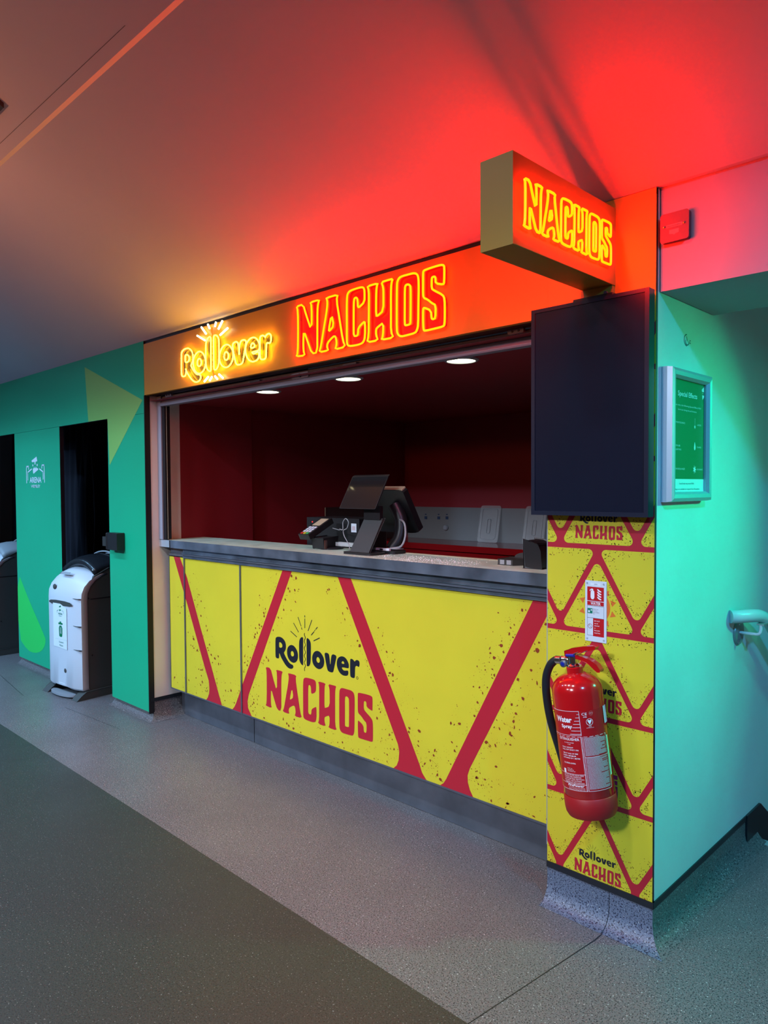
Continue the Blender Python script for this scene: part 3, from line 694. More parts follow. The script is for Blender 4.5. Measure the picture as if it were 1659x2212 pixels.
for s in ('-3578,2300 -3501,2263', '-3534.7,2340 -3488.6,2296.3', '-3469.8,2345 -3453,2319.3', '-3389.3,2345 -3401.3,2320.6', '-3327.8,2341 -3367.8,2303', '-3279.4,2295.2 -3351.8,2269.4',
          '-3513.2,2040 -3471.2,2062.6', '-3460.3,2040 -3436.4,2058.7', '-3384,2040 -3407.7,2058.7', '-3330,2040 -3367.9,2063.6'):
    b = MB(); p = pts(s); b.tube([(a, -0.016, c) for a, c in p], 0.0052, 'neonwhite', n=8); fin(b, 'ray_tube', n2, smooth=True, angle=80)

# projecting box sign
BX0, BX1, BY0, BZ0, BZ1 = -1.219, -1.113, -0.573, 2.0915, 2.335
ps = thing('projecting_sign', 'yellow box sign with red neon NACHOS jutting out from the fascia', 'box sign', (-1.166, 0.0, 2.09))
b = MB(); b.box(BX0, BX1, BY0, -0.001, BZ0, BZ1, 'boxyel'); fin(b, 'sign_box', ps, bevel=0.0015)
neon_letters(ps, GL_N.values(), lambda u, v, e: (BX1 + e, -0.5455 + u, 2.1425 + v), 0.592, 0.587, 0.014, 0.0036, 'neonred2', False, None, (1, 0, 0), sg=-1)
neon_letters(ps, GL_N.values(), lambda u, v, e: (BX0 - e, -0.0605 - u, 2.1425 + v), 0.592, 0.587, 0.014, 0.0036, 'neonred2', False, None, (1, 0, 0))
b = MB(); b.box(-1.225, -1.115, -0.02, -0.001, 2.062, 2.0915, 'boxyel'); fin(b, 'mounting_bracket', ps, bevel=0.002)

# ================================================================== SHUTTER, RAILS, DOWNLIGHTS
sh = thing('roller_shutter', 'grey blue aluminium roller shutter raised under the yellow fascia', 'shutter', (-2.8, 0.10, 1.965))
b = MB()
pr = [(0.070, 1.972), (0.074, 1.966), (0.100, 1.965), (0.128, 1.970), (0.130, 2.030), (0.096, 2.030), (0.090, 2.024), (0.086, 2.008), (0.0815, 1.990), (0.072, 1.984)]
b.prism(pr, lambda y, z, x: (x, y, z), -4.165, -1.362, 'alublue'); fin(b, 'bottom_bar', sh, bevel=0.001)
b = MB(); b.box(-4.165, -1.362, 0.076, 0.082, 1.9835, 1.9865, 'aludark'); fin(b, 'bar_groove', sh)
b = MB()
for k in range(3): b.tube([(-4.165, 0.082 + 0.012 * k, 2.036 + 0.008 * k), (-1.362, 0.082 + 0.012 * k, 2.036 + 0.008 * k)], 0.0045, 'aludark', n=8)
fin(b, 'rolled_curtain', sh, smooth=True)
b = MB(); b.box(-4.219, -4.17, 0.080, 0.128, 1.139, 2.03, 'alublue'); fin(b, 'guide_rail', sh, bevel=0.002)
b = MB(); b.box(-4.17, -4.140, 0.088, 0.124, 1.1395, 1.968, 'edge'); fin(b, 'guide_channel', sh)
b = MB(); b.tube([(-4.138, 0.10, 1.141), (-4.138, 0.10, 1.966)], 0.0016, 'gold', n=6); fin(b, 'guide_wire', sh)
for x in (-4.069, -1.545):
    b = MB(); b.rbox(x - 0.035, x + 0.035, 0.074, 0.088, 2.017, 2.034, 0.005, 'alublue'); pl = fin(b, 'end_stop', sh)
    for dx in (-0.014, 0.014):
        b = MB(); b.lathe([(0.0045, 0), (0.0045, -0.002)], 'aludark', (x + dx, 0.074, 2.026), n=12, axis='Y'); fin(b, 'screw', pl)
for x in (-3.168, -2.439):
    b = MB(); b.rbox(x - 0.045, x + 0.045, 0.070, 0.088, 2.011, 2.019, 0.003, 'aludark', axis='Y'); fin(b, 'pull_tab', sh)
b = MB(); b.rbox(-2.866, -2.734, 0.0745, 0.086, 1.989, 2.017, 0.012, 'alublue'); lk = fin(b, 'lock_plate', sh)
b = MB(); b.lathe([(0.0095, 0), (0.0095, -0.006), (0.006, -0.008)], 'aludark', (-2.797, 0.0745, 2.003), n=20, axis='Y'); fin(b, 'lock_cylinder', lk, smooth=True)
for x in (-2.846, -2.752):
    b = MB(); b.lathe([(0.0022, 0), (0.0022, -0.001)], 'edge', (x, 0.0745, 2.003), n=8, axis='Y'); fin(b, 'screw', lk)

for x, lab in ((-3.343, 'round recessed downlight in the stall ceiling, nearest the left wall'), (-2.678, 'round recessed downlight in the stall ceiling, middle of the three'), (-1.965, 'round recessed downlight in the stall ceiling, nearest the black screen')):
    y = 0.285
    t = thing('downlight', lab, 'ceiling light', (x, y, 2.0), group='downlights in the stall ceiling')
    b = MB(); b.lathe([(0.076, 0.0), (0.076, -0.003), (0.070, -0.008), (0.062, -0.008), (0.060, 0.0)], 'alu', (x, y, 2.0), n=32); fin(b, 'trim_ring', t, smooth=True)
    b = MB(); b.lathe([(0.061, -0.004), (0.061, -0.0055), (0.02, -0.007)], 'lamp', (x, y, 2.0), n=28); fin(b, 'lens', t, smooth=True)

# ================================================================== INSIDE THE STALL
rc = thing('rear_worktop', 'glossy red worktop along the back of the stall', 'worktop', (-2.8, 2.18, 0.0))
b = MB(); b.box(-4.24, -1.37, 1.965, 2.374, 0.985, 1.03, 'redgloss'); fin(b, 'worktop_slab', rc, bevel=0.008)
b = MB(); b.box(-4.24, -1.37, 2.0, 2.374, 0.0, 0.985, 'redgloss'); fin(b, 'cabinet_front', rc)
b = MB(); b.box(-4.20, -1.37, 2.376, 2.389, 1.03, 1.293, 'steeldull')
tag(b.build('splashback'), 'dull steel splashback panel behind the red rear worktop', 'splashback')
b = MB(); b.box(-4.2445, -4.236, 1.48, 2.374, 1.032, 1.305, 'brown'); b.box(-4.236, -4.232, 1.475, 1.482, 1.032, 1.306, 'gold')
tag(b.build('side_splashback'), 'dark brown splashback panel on the left stall wall beside the worktop', 'splashback')
def lid(x0, x1, nm):
    t = thing('container_lid', nm, 'lid', ((x0 + x1) / 2, 2.34, 1.03), group='clear plastic lids leaning on the splashback')
    y = lambda z: 2.315 + (z - 1.03) * 0.20; fm = lambda e: (lambda u, z: (u - (1.31 - z) * 0.0, y(z) - e, z))
    b = MB(); b.prism(rrect(x0, x1, 1.032, 1.312, 0.02), lambda u, z, c: (u, y(z) + c, z), -0.003, 0.0, 'clear'); fin(b, 'lid_panel', t)
    for mg, m in ((0.006, 'gold'), (0.024, 'wire')):
        b = MB(); pp = rrect(x0 + mg, x1 - mg, 1.032 + mg, 1.312 - mg, 0.035 - mg / 2, 6); b.tube([fm(.004)(*q) for q in pp], 0.0014, 'wire' if m == 'wire' else 'clear', n=5, closed=True, normal=(0, 1, 0)); fin(b, 'rim', t)
    b = MB(); xm = (x0 + x1) / 2; pp = rrect(xm - 0.015, xm + 0.015, 1.10, 1.21, 0.012); b.tube([fm(.005)(*q) for q in pp], 0.0025, 'wire', n=5, closed=True, normal=(0, 1, 0)); fin(b, 'handle', t)
lid(-3.42, -3.23, 'clear plastic container lid leaning on the steel splashback, the left of two')
lid(-3.01, -2.83, 'clear plastic container lid leaning on the steel splashback, the right one beside the pillar')
b = MB(); b.lathe([(0.022, 0), (0.022, -0.012), (0.017, -0.018), (0.016, -0.020)], 'alu', (-3.775, 2.374, 1.128), n=24, axis='Y')
tag(b.build('socket_knob', smooth=True), 'round chrome knob on the steel splashback', 'knob')
for x, z, l in ((-3.995, 1.205, 'left'), (-3.855, 1.207, 'middle'), (-3.768, 1.209, 'right')):
    b = MB(); b.box(x - 0.013, x + 0.013, 2.372, 2.3765, z - 0.014, z + 0.010, 'bluetag'); b.box(x - 0.008, x + 0.006, 2.372, 2.3765, z + 0.022, z + 0.030, 'bluetag')
    tag(b.build('switch_tag'), 'small blue tag on the splashback above the knob, the %s of three' % l, 'tag', 'blue tags on the splashback')

# ledge behind the countertop that carries the till printer
b = MB(); b.box(-3.35, -2.15, 0.41, 0.72, 1.06, 1.10, 'plastic2'); b.box(-3.33, -2.17, 0.43, 0.70, 0.0, 1.06, 'plastic')
tag(b.build('back_shelf'), 'dark low shelf unit standing behind the countertop under the till printer', 'shelf')
pb = thing('till_printer', 'wide black box with red indicator lights behind the card reader', 'printer', (-3.02, 0.55, 1.10))
b = MB(); b.box(-3.235, -2.80, 0.47, 0.68, 1.10, 1.288, 'plastic'); fin(b, 'casing', pb, bevel=0.006)
b = MB(); b.box(-2.862, -2.822, 0.4685, 0.47, 1.215, 1.262, 'signplate'); b.box(-2.855, -2.83, 0.468, 0.4686, 1.226, 1.248, 'greyink'); fin(b, 'paper_label', pb)
M['ledred'] = neon('indicator_light', (1.0, 0.03, 0.02, 1), 2.5)
for x, z in ((-3.185, 1.262), (-3.13, 1.262), (-3.128, 1.250)):
    b = MB(); b.box(x - 0.003, x + 0.003, 0.468, 0.4702, z - 0.003, z + 0.003, 'ledred'); fin(b, 'indicator_light', pb)

# till: terminal turned to the staff, tablet turned to the customer
tl = thing('till_terminal', 'black till with its monitor turned away and leaning, on the countertop', 'till', (-2.47, 0.36, 1.1355))
b = MB(); b.rbox(-2.60, -2.38, 0.290, 0.390, 1.1357, 1.150, 0.02, 'plastic', axis='Z'); fin(b, 'base_plate', tl, bevel=0.002)
b = MB(); b.tube(crs([(-2.47, 0.375, 1.15), (-2.45, 0.41, 1.21), (-2.455, 0.425, 1.29), (-2.49, 0.415, 1.37)], 6), 0.034, 'plastic', n=12); fin(b, 'stand_arm', tl, smooth=True)
b = MB(); q = lambda x, t, c: (x, 0.375 + 0.13 * (1 - t) + c * 0.86, 1.225 + 0.215 * t + c * 0.5)
b.prism(rrect(-2.72, -2.40, 0, 1, 0.06, 3), lambda x, t, c: q(x, t, c), 0.0, 0.035, 'plastic'); mo = fin(b, 'monitor', tl, bevel=0.003)
b = MB(); b.prism(rrect(-2.712, -2.408, 0.96, 1.005, 0.01, 2), lambda x, t, c: q(x, t, c), 0.004, 0.036, 'gold'); fin(b, 'top_edge', mo)
b = MB(); b.prism(rrect(-2.705, -2.415, 0.05, 0.95, 0.05, 3), lambda x, t, c: q(x, t, c), 0.0352, 0.0362, 'tablet'); fin(b, 'screen', mo)
b = MB(); b.tube(crs([(-2.44, 0.33, 1.158), (-2.395, 0.36, 1.17), (-2.385, 0.38, 1.22), (-2.41, 0.40, 1.28), (-2.45, 0.40, 1.30)], 6), 0.005, 'wire', n=6)
b.tube(crs([(-2.46, 0.31, 1.156), (-2.41, 0.31, 1.161), (-2.385, 0.33, 1.160), (-2.40, 0.38, 1.156)], 6), 0.004, 'wire', n=6); fin(b, 'cable', tl, smooth=True)
b = MB(); b.box(-2.50, -2.41, 0.292, 0.304, 1.151, 1.162, 'whiteink'); b.box(-2.47, -2.45, 0.290, 0.292, 1.153, 1.160, 'plastic'); fin(b, 'port_panel', tl)

cd = thing('customer_display', 'black tablet on a slanted stand facing the customer on the countertop', 'tablet', (-2.5, 0.22, 1.1355))
tq = lambda x, t, c: (x - 0.008 * t, 0.205 + 0.10 * t - c * 0.84, 1.352 + 0.158 * t - c * 0.53)
b = MB(); b.prism(rrect(-2.665, -2.415, -0.02, 1.02, 0.012 * 6, 4) if False else [(x, t) for x, t in rrect(-2.665, -2.415, 0, 1, 0.012, 4)], lambda x, t, c: tq(x, t, c), -0.012, 0.0, 'plastic'); tb_ = fin(b, 'tablet_body', cd, bevel=0.0015)
b = MB(); b.prism([(x, t) for x, t in rrect(-2.661, -2.419, 0.02, 0.98, 0.01, 3)], lambda x, t, c: tq(x, t, c), 0.0003, 0.0010, 'tablet'); fin(b, 'glass', tb_)
b = MB(); b.prism([(-2.57, 1.145), (-2.445, 1.140), (-2.427, 1.306), (-2.552, 1.312)], lambda x, z, c: (x, 0.185 + (z - 1.14) * 0.52 + c, z), 0.0, 0.012, 'plastic2'); fin(b, 'slanted_stand', cd, bevel=0.002)
b = MB(); b.rbox(-2.60, -2.41, 0.165, 0.275, 1.1355, 1.147, 0.015, 'plastic', axis='Z'); fin(b, 'stand_base', cd, bevel=0.002)
b = MB(); b.box(-2.55, -2.44, 0.262, 0.285, 1.30, 1.365, 'plastic'); fin(b, 'hinge', cd, bevel=0.003)

rd = thing('card_reader', 'black card payment terminal tilted on a stand at the countertop edge', 'card reader', (-2.87, 0.28, 1.1355))
b = MB(); b.lathe([(0.062, 0), (0.062, 0.006), (0.05, 0.012)], 'plastic', (-2.85, 0.315, 1.1355), n=28); fin(b, 'stand_base', rd, smooth=True)
b = MB(); b.prism([(0.255, 1.14), (0.335, 1.14), (0.350, 1.20), (0.245, 1.195)], lambda y, z, x: (x, y, z), -2.925, -2.835, 'plastic'); fin(b, 'stand_neck', rd, bevel=0.003)
b = MB(); b.box(-2.832, -2.822, 0.25, 0.262, 1.14, 1.185, 'brown'); fin(b, 'stand_leg', rd)
rq = lambda u, t, c: (-2.985 + u, 0.215 + t * 0.150 - c * 0.45, 1.185 + t * 0.075 + c * 0.9)
b = MB(); b.prism(rrect(0.0, 0.085, 0, 1.1, 0.015, 3), lambda u, t, c: (rq(u, t, c)), 0.0, 0.030, 'plastic'); fin(b, 'terminal_body', rd, bevel=0.003)
b = MB(); b.prism(rrect(0.012, 0.073, 0.58, 1.02, 0.01, 2), lambda u, t, c: (rq(u, t, c)), 0.0302, 0.0312, 'gold'); fin(b, 'terminal_display', rd)
for i in range(4):
    for j in range(3):
        mm = ('keyr', 'keyy', 'keyg')[j] if i == 0 else 'signplate'
        b = MB(); b.prism(rrect(0.012 + j * 0.022, 0.029 + j * 0.022, 0.05 + i * 0.12, 0.13 + i * 0.12, 0.004, 2), lambda u, t, c: (rq(u, t, c)), 0.0302, 0.033, mm); fin(b, 'key', rd)
b = MB(); b.tube(crs([(-2.90, 0.37, 1.24), (-2.80, 0.33, 1.235), (-2.735, 0.27, 1.245), (-2.700, 0.26, 1.245), (-2.698, 0.26, 1.281), (-2.680, 0.262, 1.300), (-2.660, 0.262, 1.282), (-2.668, 0.258, 1.252), (-2.690, 0.255, 1.240), (-2.685, 0.255, 1.215), (-2.660, 0.25, 1.190), (-2.63, 0.24, 1.165), (-2.62, 0.23, 1.150)], 6), 0.0022, 'wire', n=6); fin(b, 'cable', rd, smooth=True)
b = MB(); b.lathe([(0.012, 0), (0.012, 0.15)], 'clear', (-2.78, 0.31, 1.165), n=12, axis='X'); b.box(-2.80, -2.63, 0.30, 0.325, 1.155, 1.175, 'clear')
tag(b.build('plastic_bag', smooth=True), 'crumpled clear plastic wrap lying between card reader and tablet', 'plastic wrap')

sb = thing('dispenser_box', 'low black box with two pale squares on the countertop near the pillar', 'box', (-1.70, 0.32, 1.1355))
b = MB(); b.prism([(-1.746, 0.243), (-1.674, 0.243), (-1.605, 0.340), (-1.640, 0.372), (-1.700, 0.372), (-1.746, 0.330)], lambda x, y, z: (x, y, z), 1.1358, 1.160, 'plastic2'); fin(b, 'casing', sb, bevel=0.002)
for x in (-1.7345, -1.702):
    b = MB(); b.box(x, x + 0.0215, 0.2422, 0.2432, 1.139, 1.157, 'binmid'); fin(b, 'pale_square', sb)
b = MB(); b.prism([(-0.055 + 0.055 * (1 - cos(pi * k / 10)), 0.022 * sin(pi * k / 10)) for k in range(11)], lambda a, z, y: (-1.675 + a, y, 1.160 + z), 0.34, 0.352, 'plastic2'); fin(b, 'handle', sb)
hb = MB(); hb.prism([(-1.590, 1.1358), (-1.515, 1.1358), (-1.512, 1.205), (-1.525, 1.232), (-1.555, 1.243), (-1.590, 1.245)], lambda x, z, y: (x, y, z), 0.20, 0.28, 'plastic')
tag(hb.build('holder', bevel=0.006), 'tall black plastic holder standing on the countertop against the pillar', 'holder')
b = MB(); b.prism([(-2.38, 1.1357), (-1.80, 1.1357), (-1.80, 1.1385), (-2.38, 1.1385)], lambda x, z, y: (x, y, z), 0.375, 0.395, 'gold')
tag(b.build('wooden_strip'), 'thin pale strip lying along the back edge of the countertop', 'strip')

# ================================================================== TV SCREEN
tv = thing('display_screen', 'black portrait display screen mounted on the yellow pillar', 'screen', (-1.185, -0.02, 1.70))
b = MB(); b.box(-1.394, -0.978, -0.050, -0.014, 1.356, 2.052, 'bezel'); fin(b, 'casing', tv, bevel=0.002)
b = MB()
for q in ((-1.394, -1.380, 1.356, 2.052), (-0.992, -0.978, 1.356, 2.052), (-1.380, -0.992, 1.356, 1.370), (-1.380, -0.992, 2.040, 2.052)):
    b.box(q[0], q[1], -0.0535, -0.050, q[2], q[3], 'bezel')
fin(b, 'bezel', tv, bevel=0.001)
b = MB(); b.box(-1.380, -0.992, -0.0508, -0.0503, 1.370, 2.040, 'screen'); fin(b, 'glass_panel', tv)
b = MB(); b.box(-1.242, -1.105, -0.040, -0.016, 2.052, 2.063, 'plastic'); fin(b, 'top_bracket', tv)
b = MB(); b.box(-1.28, -1.10, -0.014, -0.0014, 1.55, 1.85, 'plastic'); fin(b, 'wall_mount', tv)
b = MB(); b.lathe([(0.006, 0), (0.006, -0.008)], 'boxred', (-1.13, -0.03, 2.066), n=12, axis='Y'); fin(b, 'red_indicator', tv)

# ================================================================== EXTINGUISHER SIGN PLATE
sg = thing('extinguisher_sign', 'white and red WATER extinguisher instruction plate above the extinguisher', 'sign', (-1.177, -0.002, 0.94))
SX0, SX1, SZ0, SZ1 = -1.2155, -1.1390, 0.9385, 1.1405; SW = SX1 - SX0
b = MB(); b.box(SX0, SX1, -0.0035, -0.0016, SZ0, SZ1, 'signplate')
fs = lambda e: (lambda u, v: (SX0 + u * SW, -0.0037 - e, SZ0 + v * (SZ1 - SZ0)))
fsm = lambda e: (lambda x, z: (SX0 + x, -0.0037 - e, SZ0 + z))
H = SZ1 - SZ0
def rc4(mb, u0, u1, v0, v1, e, m): mb.poly([[(u0, v0), (u1, v0), (u1, v1), (u0, v1)]], fs(e), m)
rc4(b, .10, .88, .67, .90, 0, 'signred'); rc4(b, .10, .88, .595, .66, 0, 'signred'); rc4(b, .38, .89, .09, .385, 0, 'signred')
for q in ((.10, .885, .583, .588), (.10, .885, .385, .391), (.10, .112, .10, .59), (.875, .886, .385, .59), (.10, .38, .095, .101)): rc4(b, *q, 0, 'signtext')
rc4(b, .12, .35, .46, .545, .0003, 'signgreen'); rc4(b, .15, .23, .475, .51, .0005, 'signplate'); rc4(b, .27, .33, .505, .53, .0005, 'signplate')
rc4(b, .25, .72, .925, .965, .0002, 'logowhite')
text(b, 'CP41', fsm(.0004), .5 * SW, .935 * H, .0042, 'signtext', align='C')
text(b, 'WATER', fsm(.0004), .5 * SW, .605 * H, .0098, 'whiteink', align='C', width=.036, bold=.02)
# extinguisher and flames pictogram
b.poly([chaikin([(.26, .695), (.44, .695), (.44, .815), (.42, .84), (.28, .84), (.26, .815)], 1)], fs(.0004), 'whiteink')
b.poly([chaikin([(.31, .84), (.39, .84), (.385, .865), (.30, .872), (.22, .848), (.21, .825), (.25, .835), (.31, .85)], 1)], fs(.0004), 'whiteink')
for k in range(4):
    o = k * .042
    b.poly([chaikin([(.56, .70 + o + .035), (.64, .69 + o + .012), (.76, .69 + o), (.77, .71 + o), (.68, .715 + o + .006), (.60, .735 + o + .014)], 1)], fs(.0004), 'whiteink')
for i, s in enumerate(('Safe for use', 'on wood,', 'paper & fabric', 'fires.')): text(b, s, fsm(.0004), .38 * SW, (.53 - .026 * i) * H, .0029, 'signtext')
for i, s in enumerate(('DO NOT', 'use on', 'electrical', 'or', 'flammable', 'metal fires.')): text(b, s, fsm(.0004), .44 * SW, (.335 - .039 * i) * H, .0036, 'whiteink', bold=.01)
rg = [(.245 + .095 * cos(2 * pi * k / 20), .25 + .036 * sin(2 * pi * k / 20)) for k in range(21)]
stroke(b, [(u * SW, v * H) for u, v in rg], .0012, fsm(.0005), 'signred'); stroke(b, [((.245 - .06) * SW, (.25 + .024) * H), ((.245 + .06) * SW, (.25 - .024) * H)], .001, fsm(.0005), 'signtext')
fin(b, 'sign_face', sg)
for u, v in ((.09, .955), (.87, .955), (.10, .04), (.88, .04)):
    b = MB(); b.lathe([(0.0035, 0), (0.0030, -0.0015)], 'alu', (SX0 + u * SW, -0.0035, SZ0 + v * H), n=12, axis='Y'); fin(b, 'screw', sg)

# ================================================================== FIRE EXTINGUISHER (local axes: z up the body, leaning a little left)
EX = thing('fire_extinguisher', 'red water spray fire extinguisher hanging on the yellow pillar', 'fire extinguisher', (-1.138, -0.094, 0.409), (R(1.5), R(-7.2), 0))
EX.scale = (1.0, 1.0, 0.975)
RB = 0.0800
b = MB(); b.lathe([(RB - 0.004, 0.055)] + [(RB, 0.060), (RB, 0.405)] + [(RB * cos(a) if a < 1.2 else RB * cos(a), 0.405 + 0.058 * sin(a)) for a in [R(x) for x in (15, 30, 42, 54, 64, 71)]], 'redpaint', n=56); body = b.build('body', EX, smooth=True, angle=40)
b = MB(); b.lathe([(0.058, 0.0), (0.074, 0.002), (0.080, 0.014), (0.0822, 0.03), (0.0822, 0.068), (0.081, 0.0695)], 'redplast', n=56); b.build('base_ring', EX, smooth=True, angle=50)
b = MB(); b.lathe([(0.026, 0.452), (0.026, 0.478), (0.024, 0.480)], 'redpaint', n=32); b.build('neck', EX, smooth=True)
b = MB(); b.lathe([(0.024, 0.479), (0.024, 0.484), (0.016, 0.490), (0.014, 0.512), (0.010, 0.514)], 'chrome', n=28)
b.lathe([(0.011, -0.042), (0.014, -0.040), (0.014, -0.02), (0.010, 0.0)], 'chrome', (0, 0, 0.500), n=20, axis='X')
b.box(-0.014, 0.014, -0.012, 0.012, 0.492, 0.520, 'chrome'); vl = b.build('valve', EX, smooth=True, angle=40)
b = MB(); b.lathe([(0.012, 0), (0.012, -0.008), (0.009, -0.010)], 'aludark', (-0.030, -0.010, 0.490), n=20, axis='Y'); ga = b.build('pressure_gauge', EX, smooth=True)
b = MB(); b.lathe([(0.007, 0), (0.004, -0.001)], 'blueseal', (-0.030, -0.0202, 0.490), n=14, axis='Y'); b.build('gauge_face', ga, smooth=True)
def lever(name, prof, wd, m):
    b = MB(); b.prism(prof, lambda x, z, y: (x, y, z), -wd, wd, m); return b.build(name, EX, bevel=0.003, seg=3, smooth=True)
lever('carrying_handle', [(-0.022, 0.510), (0.020, 0.506), (0.040, 0.500), (0.058, 0.490), (0.074, 0.475), (0.084, 0.466), (0.093, 0.466), (0.096, 0.473), (0.086, 0.490), (0.066, 0.504), (0.044, 0.513), (0.018, 0.518), (-0.022, 0.521)], 0.011, 'redpaint')
lever('squeeze_lever', [(-0.024, 0.516), (-0.006, 0.518), (0.008, 0.522), (0.056, 0.531), (0.086, 0.538), (0.090, 0.546), (0.082, 0.549), (0.048, 0.547), (0.005, 0.542), (-0.024, 0.531)], 0.010, 'redpaint')
b = MB(); b.lathe([(0.005, -0.012), (0.0055, 0.016)], 'blueseal', (-0.004, -0.014, 0.518), n=12, axis='X'); b.build('tamper_seal', EX, smooth=True)
b = MB(); b.tube([(0.042 + 0.016 * cos(a), -0.010 + 0.009 * sin(a), 0.528 + 0.006 * cos(a)) for a in [2 * pi * k / 20 for k in range(20)]], 0.0012, 'chrome', n=6, closed=True); b.tube([(-0.01, -0.012, 0.516), (0.026, -0.010, 0.529)], 0.0013, 'chrome', n=6); b.build('safety_pin', EX, smooth=True)
hp = crs([(-0.040, -0.004, 0.500), (-0.062, -0.006, 0.499), (-0.086, -0.010, 0.478), (-0.104, -0.012, 0.435), (-0.110, -0.012, 0.37), (-0.106, -0.010, 0.29), (-0.094, 0.0, 0.20), (-0.088, 0.012, 0.12), (-0.084, 0.02, 0.08)], 8)
b = MB(); b.tube(hp, 0.0135, 'rubber', n=14, rf=lambda t: 1.0 if t < .75 else 1.0 - .25 * (t - .75) * 4); b.build('hose', EX, smooth=True, angle=60)
b = MB(); b.lathe([(0.013, -0.062), (0.0145, -0.060), (0.0145, -0.042), (0.012, -0.040)], 'chrome', (0, -0.005, 0.500), n=20, axis='X'); b.build('hose_coupling', EX, smooth=True)
b = MB(); b.box(-0.025, 0.025, RB - 0.001, 0.0915, 0.30, 0.40, 'steelworn'); b.build('wall_bracket', EX)
A0 = R(-62)
def cyl(e): return lambda u, v: ((RB + e) * cos(A0 + u / RB), (RB + e) * sin(A0 + u / RB), v)
def curved(mb, u0, u1, v0, v1, e, m, n=14):
    f = cyl(e)
    for i in range(n):
        a, c = u0 + (u1 - u0) * i / n, u0 + (u1 - u0) * (i + 1) / n; mb.add([f(a, v0), f(c, v0), f(c, v1), f(a, v1)], [(0, 1, 2, 3)], m)
b = MB(); LB, LT, LM = 0.098, 0.352, 0.272
curved(b, -0.135, 0.085, LB - .002, LT, .0005, 'redlabel', 30)
f = cyl(.0009)
def hl(u0, u1, v, w=.0011): curved(b, u0, u1, v - w / 2, v + w / 2, .0009, 'whiteink', 12)
def vl_(u, v0, v1, w=.0011): b.add([f(u - w / 2, v0), f(u + w / 2, v0), f(u + w / 2, v1), f(u - w / 2, v1)], [(0, 1, 2, 3)], 'whiteink')
hl(-.135, .000, LT); hl(-.135, .000, LM + .003); hl(-.135, .085, LM - .002); hl(-.135, .0, LB); hl(.003, .085, LB); hl(-.135, -.001, .150); hl(-.135, -.001, .118); hl(.004, .085, .205)
vl_(.0, LM + .003, LT); vl_(-.001, LB, LM - .002); vl_(.003, LB, LM - .002); vl_(.085, LB, LM - .002); vl_(-.0035, LB, LM - .002, .0006)
text(b, 'Water', f, -.054, .316, .018, 'whiteink', align='C', bold=.035, width=.060)
text(b, 'Spray', f, -.044, .298, .011, 'whiteink', align='C', bold=.03, width=.038)
for k in range(7): hl(-.003 - .0045 * (k + 1), -.001, LT - .010 - .0105 * k, .0013)
text(b, 'EXTINGUISHER', f, -.008, .258, .0085, 'whiteink', align='R', width=.072, bold=.01)
y = .249
for s, h, u in (('FLUORO WATER', .0032, -.043), ('6 LTR', .003, -.043)): text(b, s, f, u, y, h, 'whiteink', align='C'); y -= .0055
y = .233
for s in ('HOLD UPRIGHT', 'PULL OUT SAFETY PIN', None, 'AIM AT BASE OF FIRE', 'FROM A MINIMUM', 'DISTANCE OF 1 METRE', None, None, 'SQUEEZE LEVERS', None):
    if s: text(b, s, f, -.072, y, .0042, 'whiteink', bold=.01)
    y -= .0074 if s else .0045
for k, s in enumerate(('RATED 13A', 'SUITABLE FOR', 'DISCHARGE TEST')): text(b, s, f, -.060, .166 - .0045 * k, .0026, 'whiteink')
curved(b, -.078, -.068, .150, .164, .0009, 'whiteink', 3)
for k, s in enumerate(('DO NOT USE ON LIQUID FIRES', 'DO NOT USE IF PRESSURE', 'IS WITHIN RED SECTION', 'DO NOT USE OUTSIDE', 'TEMPERATURE RANGE')): text(b, s, f, -.078, .1445 - .0060 * k, .0038, 'whiteink', width=.070 - .008 * (k % 2), bold=.005)
text(b, 'FirePower', f, -.010, .1105, .0068, 'whiteink', align='R', bold=.03, shear=.25, width=.056)
for k in range(3): text(b, ('Manufactured under licence', 'Service in accordance with BS 5306', 'Refill and recharge after use')[k], f, -.008, .1065 - .0034 * k, .0021, 'whiteink', align='R', width=.056)
text(b, 'CE', f, .008, .338, .0085, 'whiteink', width=.016); text(b, '0086', f, .012, .331, .004, 'whiteink', bold=.01)
for cx_, cz_, r_ in ((.030, .316, .0105),): stroke(b, [(cx_ + r_ * cos(2 * pi * k / 24), cz_ + r_ * sin(2 * pi * k / 24)) for k in range(25)], .001, f, 'whiteink')
b.poly([[(.030, .3075), (.0365, .319), (.0345, .3235), (.030, .321), (.0255, .3235), (.0235, .319)]], f, 'whiteink')
for k in range(12): a = 2 * pi * k / 12; b.poly([[(.037 + .006 * cos(a) + .0007 * cos(q), .343 + .006 * sin(a) + .0007 * sin(q)) for q in (0, 2.1, 4.2)]], f, 'whiteink')
text(b, 'EN 3', f, .037, .3420, .0028, 'whiteink', align='C'); text(b, '12345', f, .030, .3005, .003, 'whiteink', align='C'); hl(.018, .042, .2975, .0007)
rng = random.Random(3); y = LM - .0062
while y > LB + .004:
    if abs(y - .205) > .0025:
        u = .006; end = rng.choice((.081, .081, .081, .078, .060, .050, .066)) if rng.random() < .4 else .081
        while u < end - .003:
            wd = rng.uniform(.0012, .0058); u2 = min(u + wd, end); b.add([f(u, y), f(u2, y), f(u2, y + .00145), f(u, y + .00145)], [(0, 1, 2, 3)], 'greyink'); u = u2 + .0006
    y -= .00235
b.build('instruction_label', EX)
b = MB(); curved(b, .088, .096, .135, .262, .0012, 'lumi', 4); curved(b, .088, .110, .30, .355, .002, 'logowhite', 4); b.build('service_label', EX)

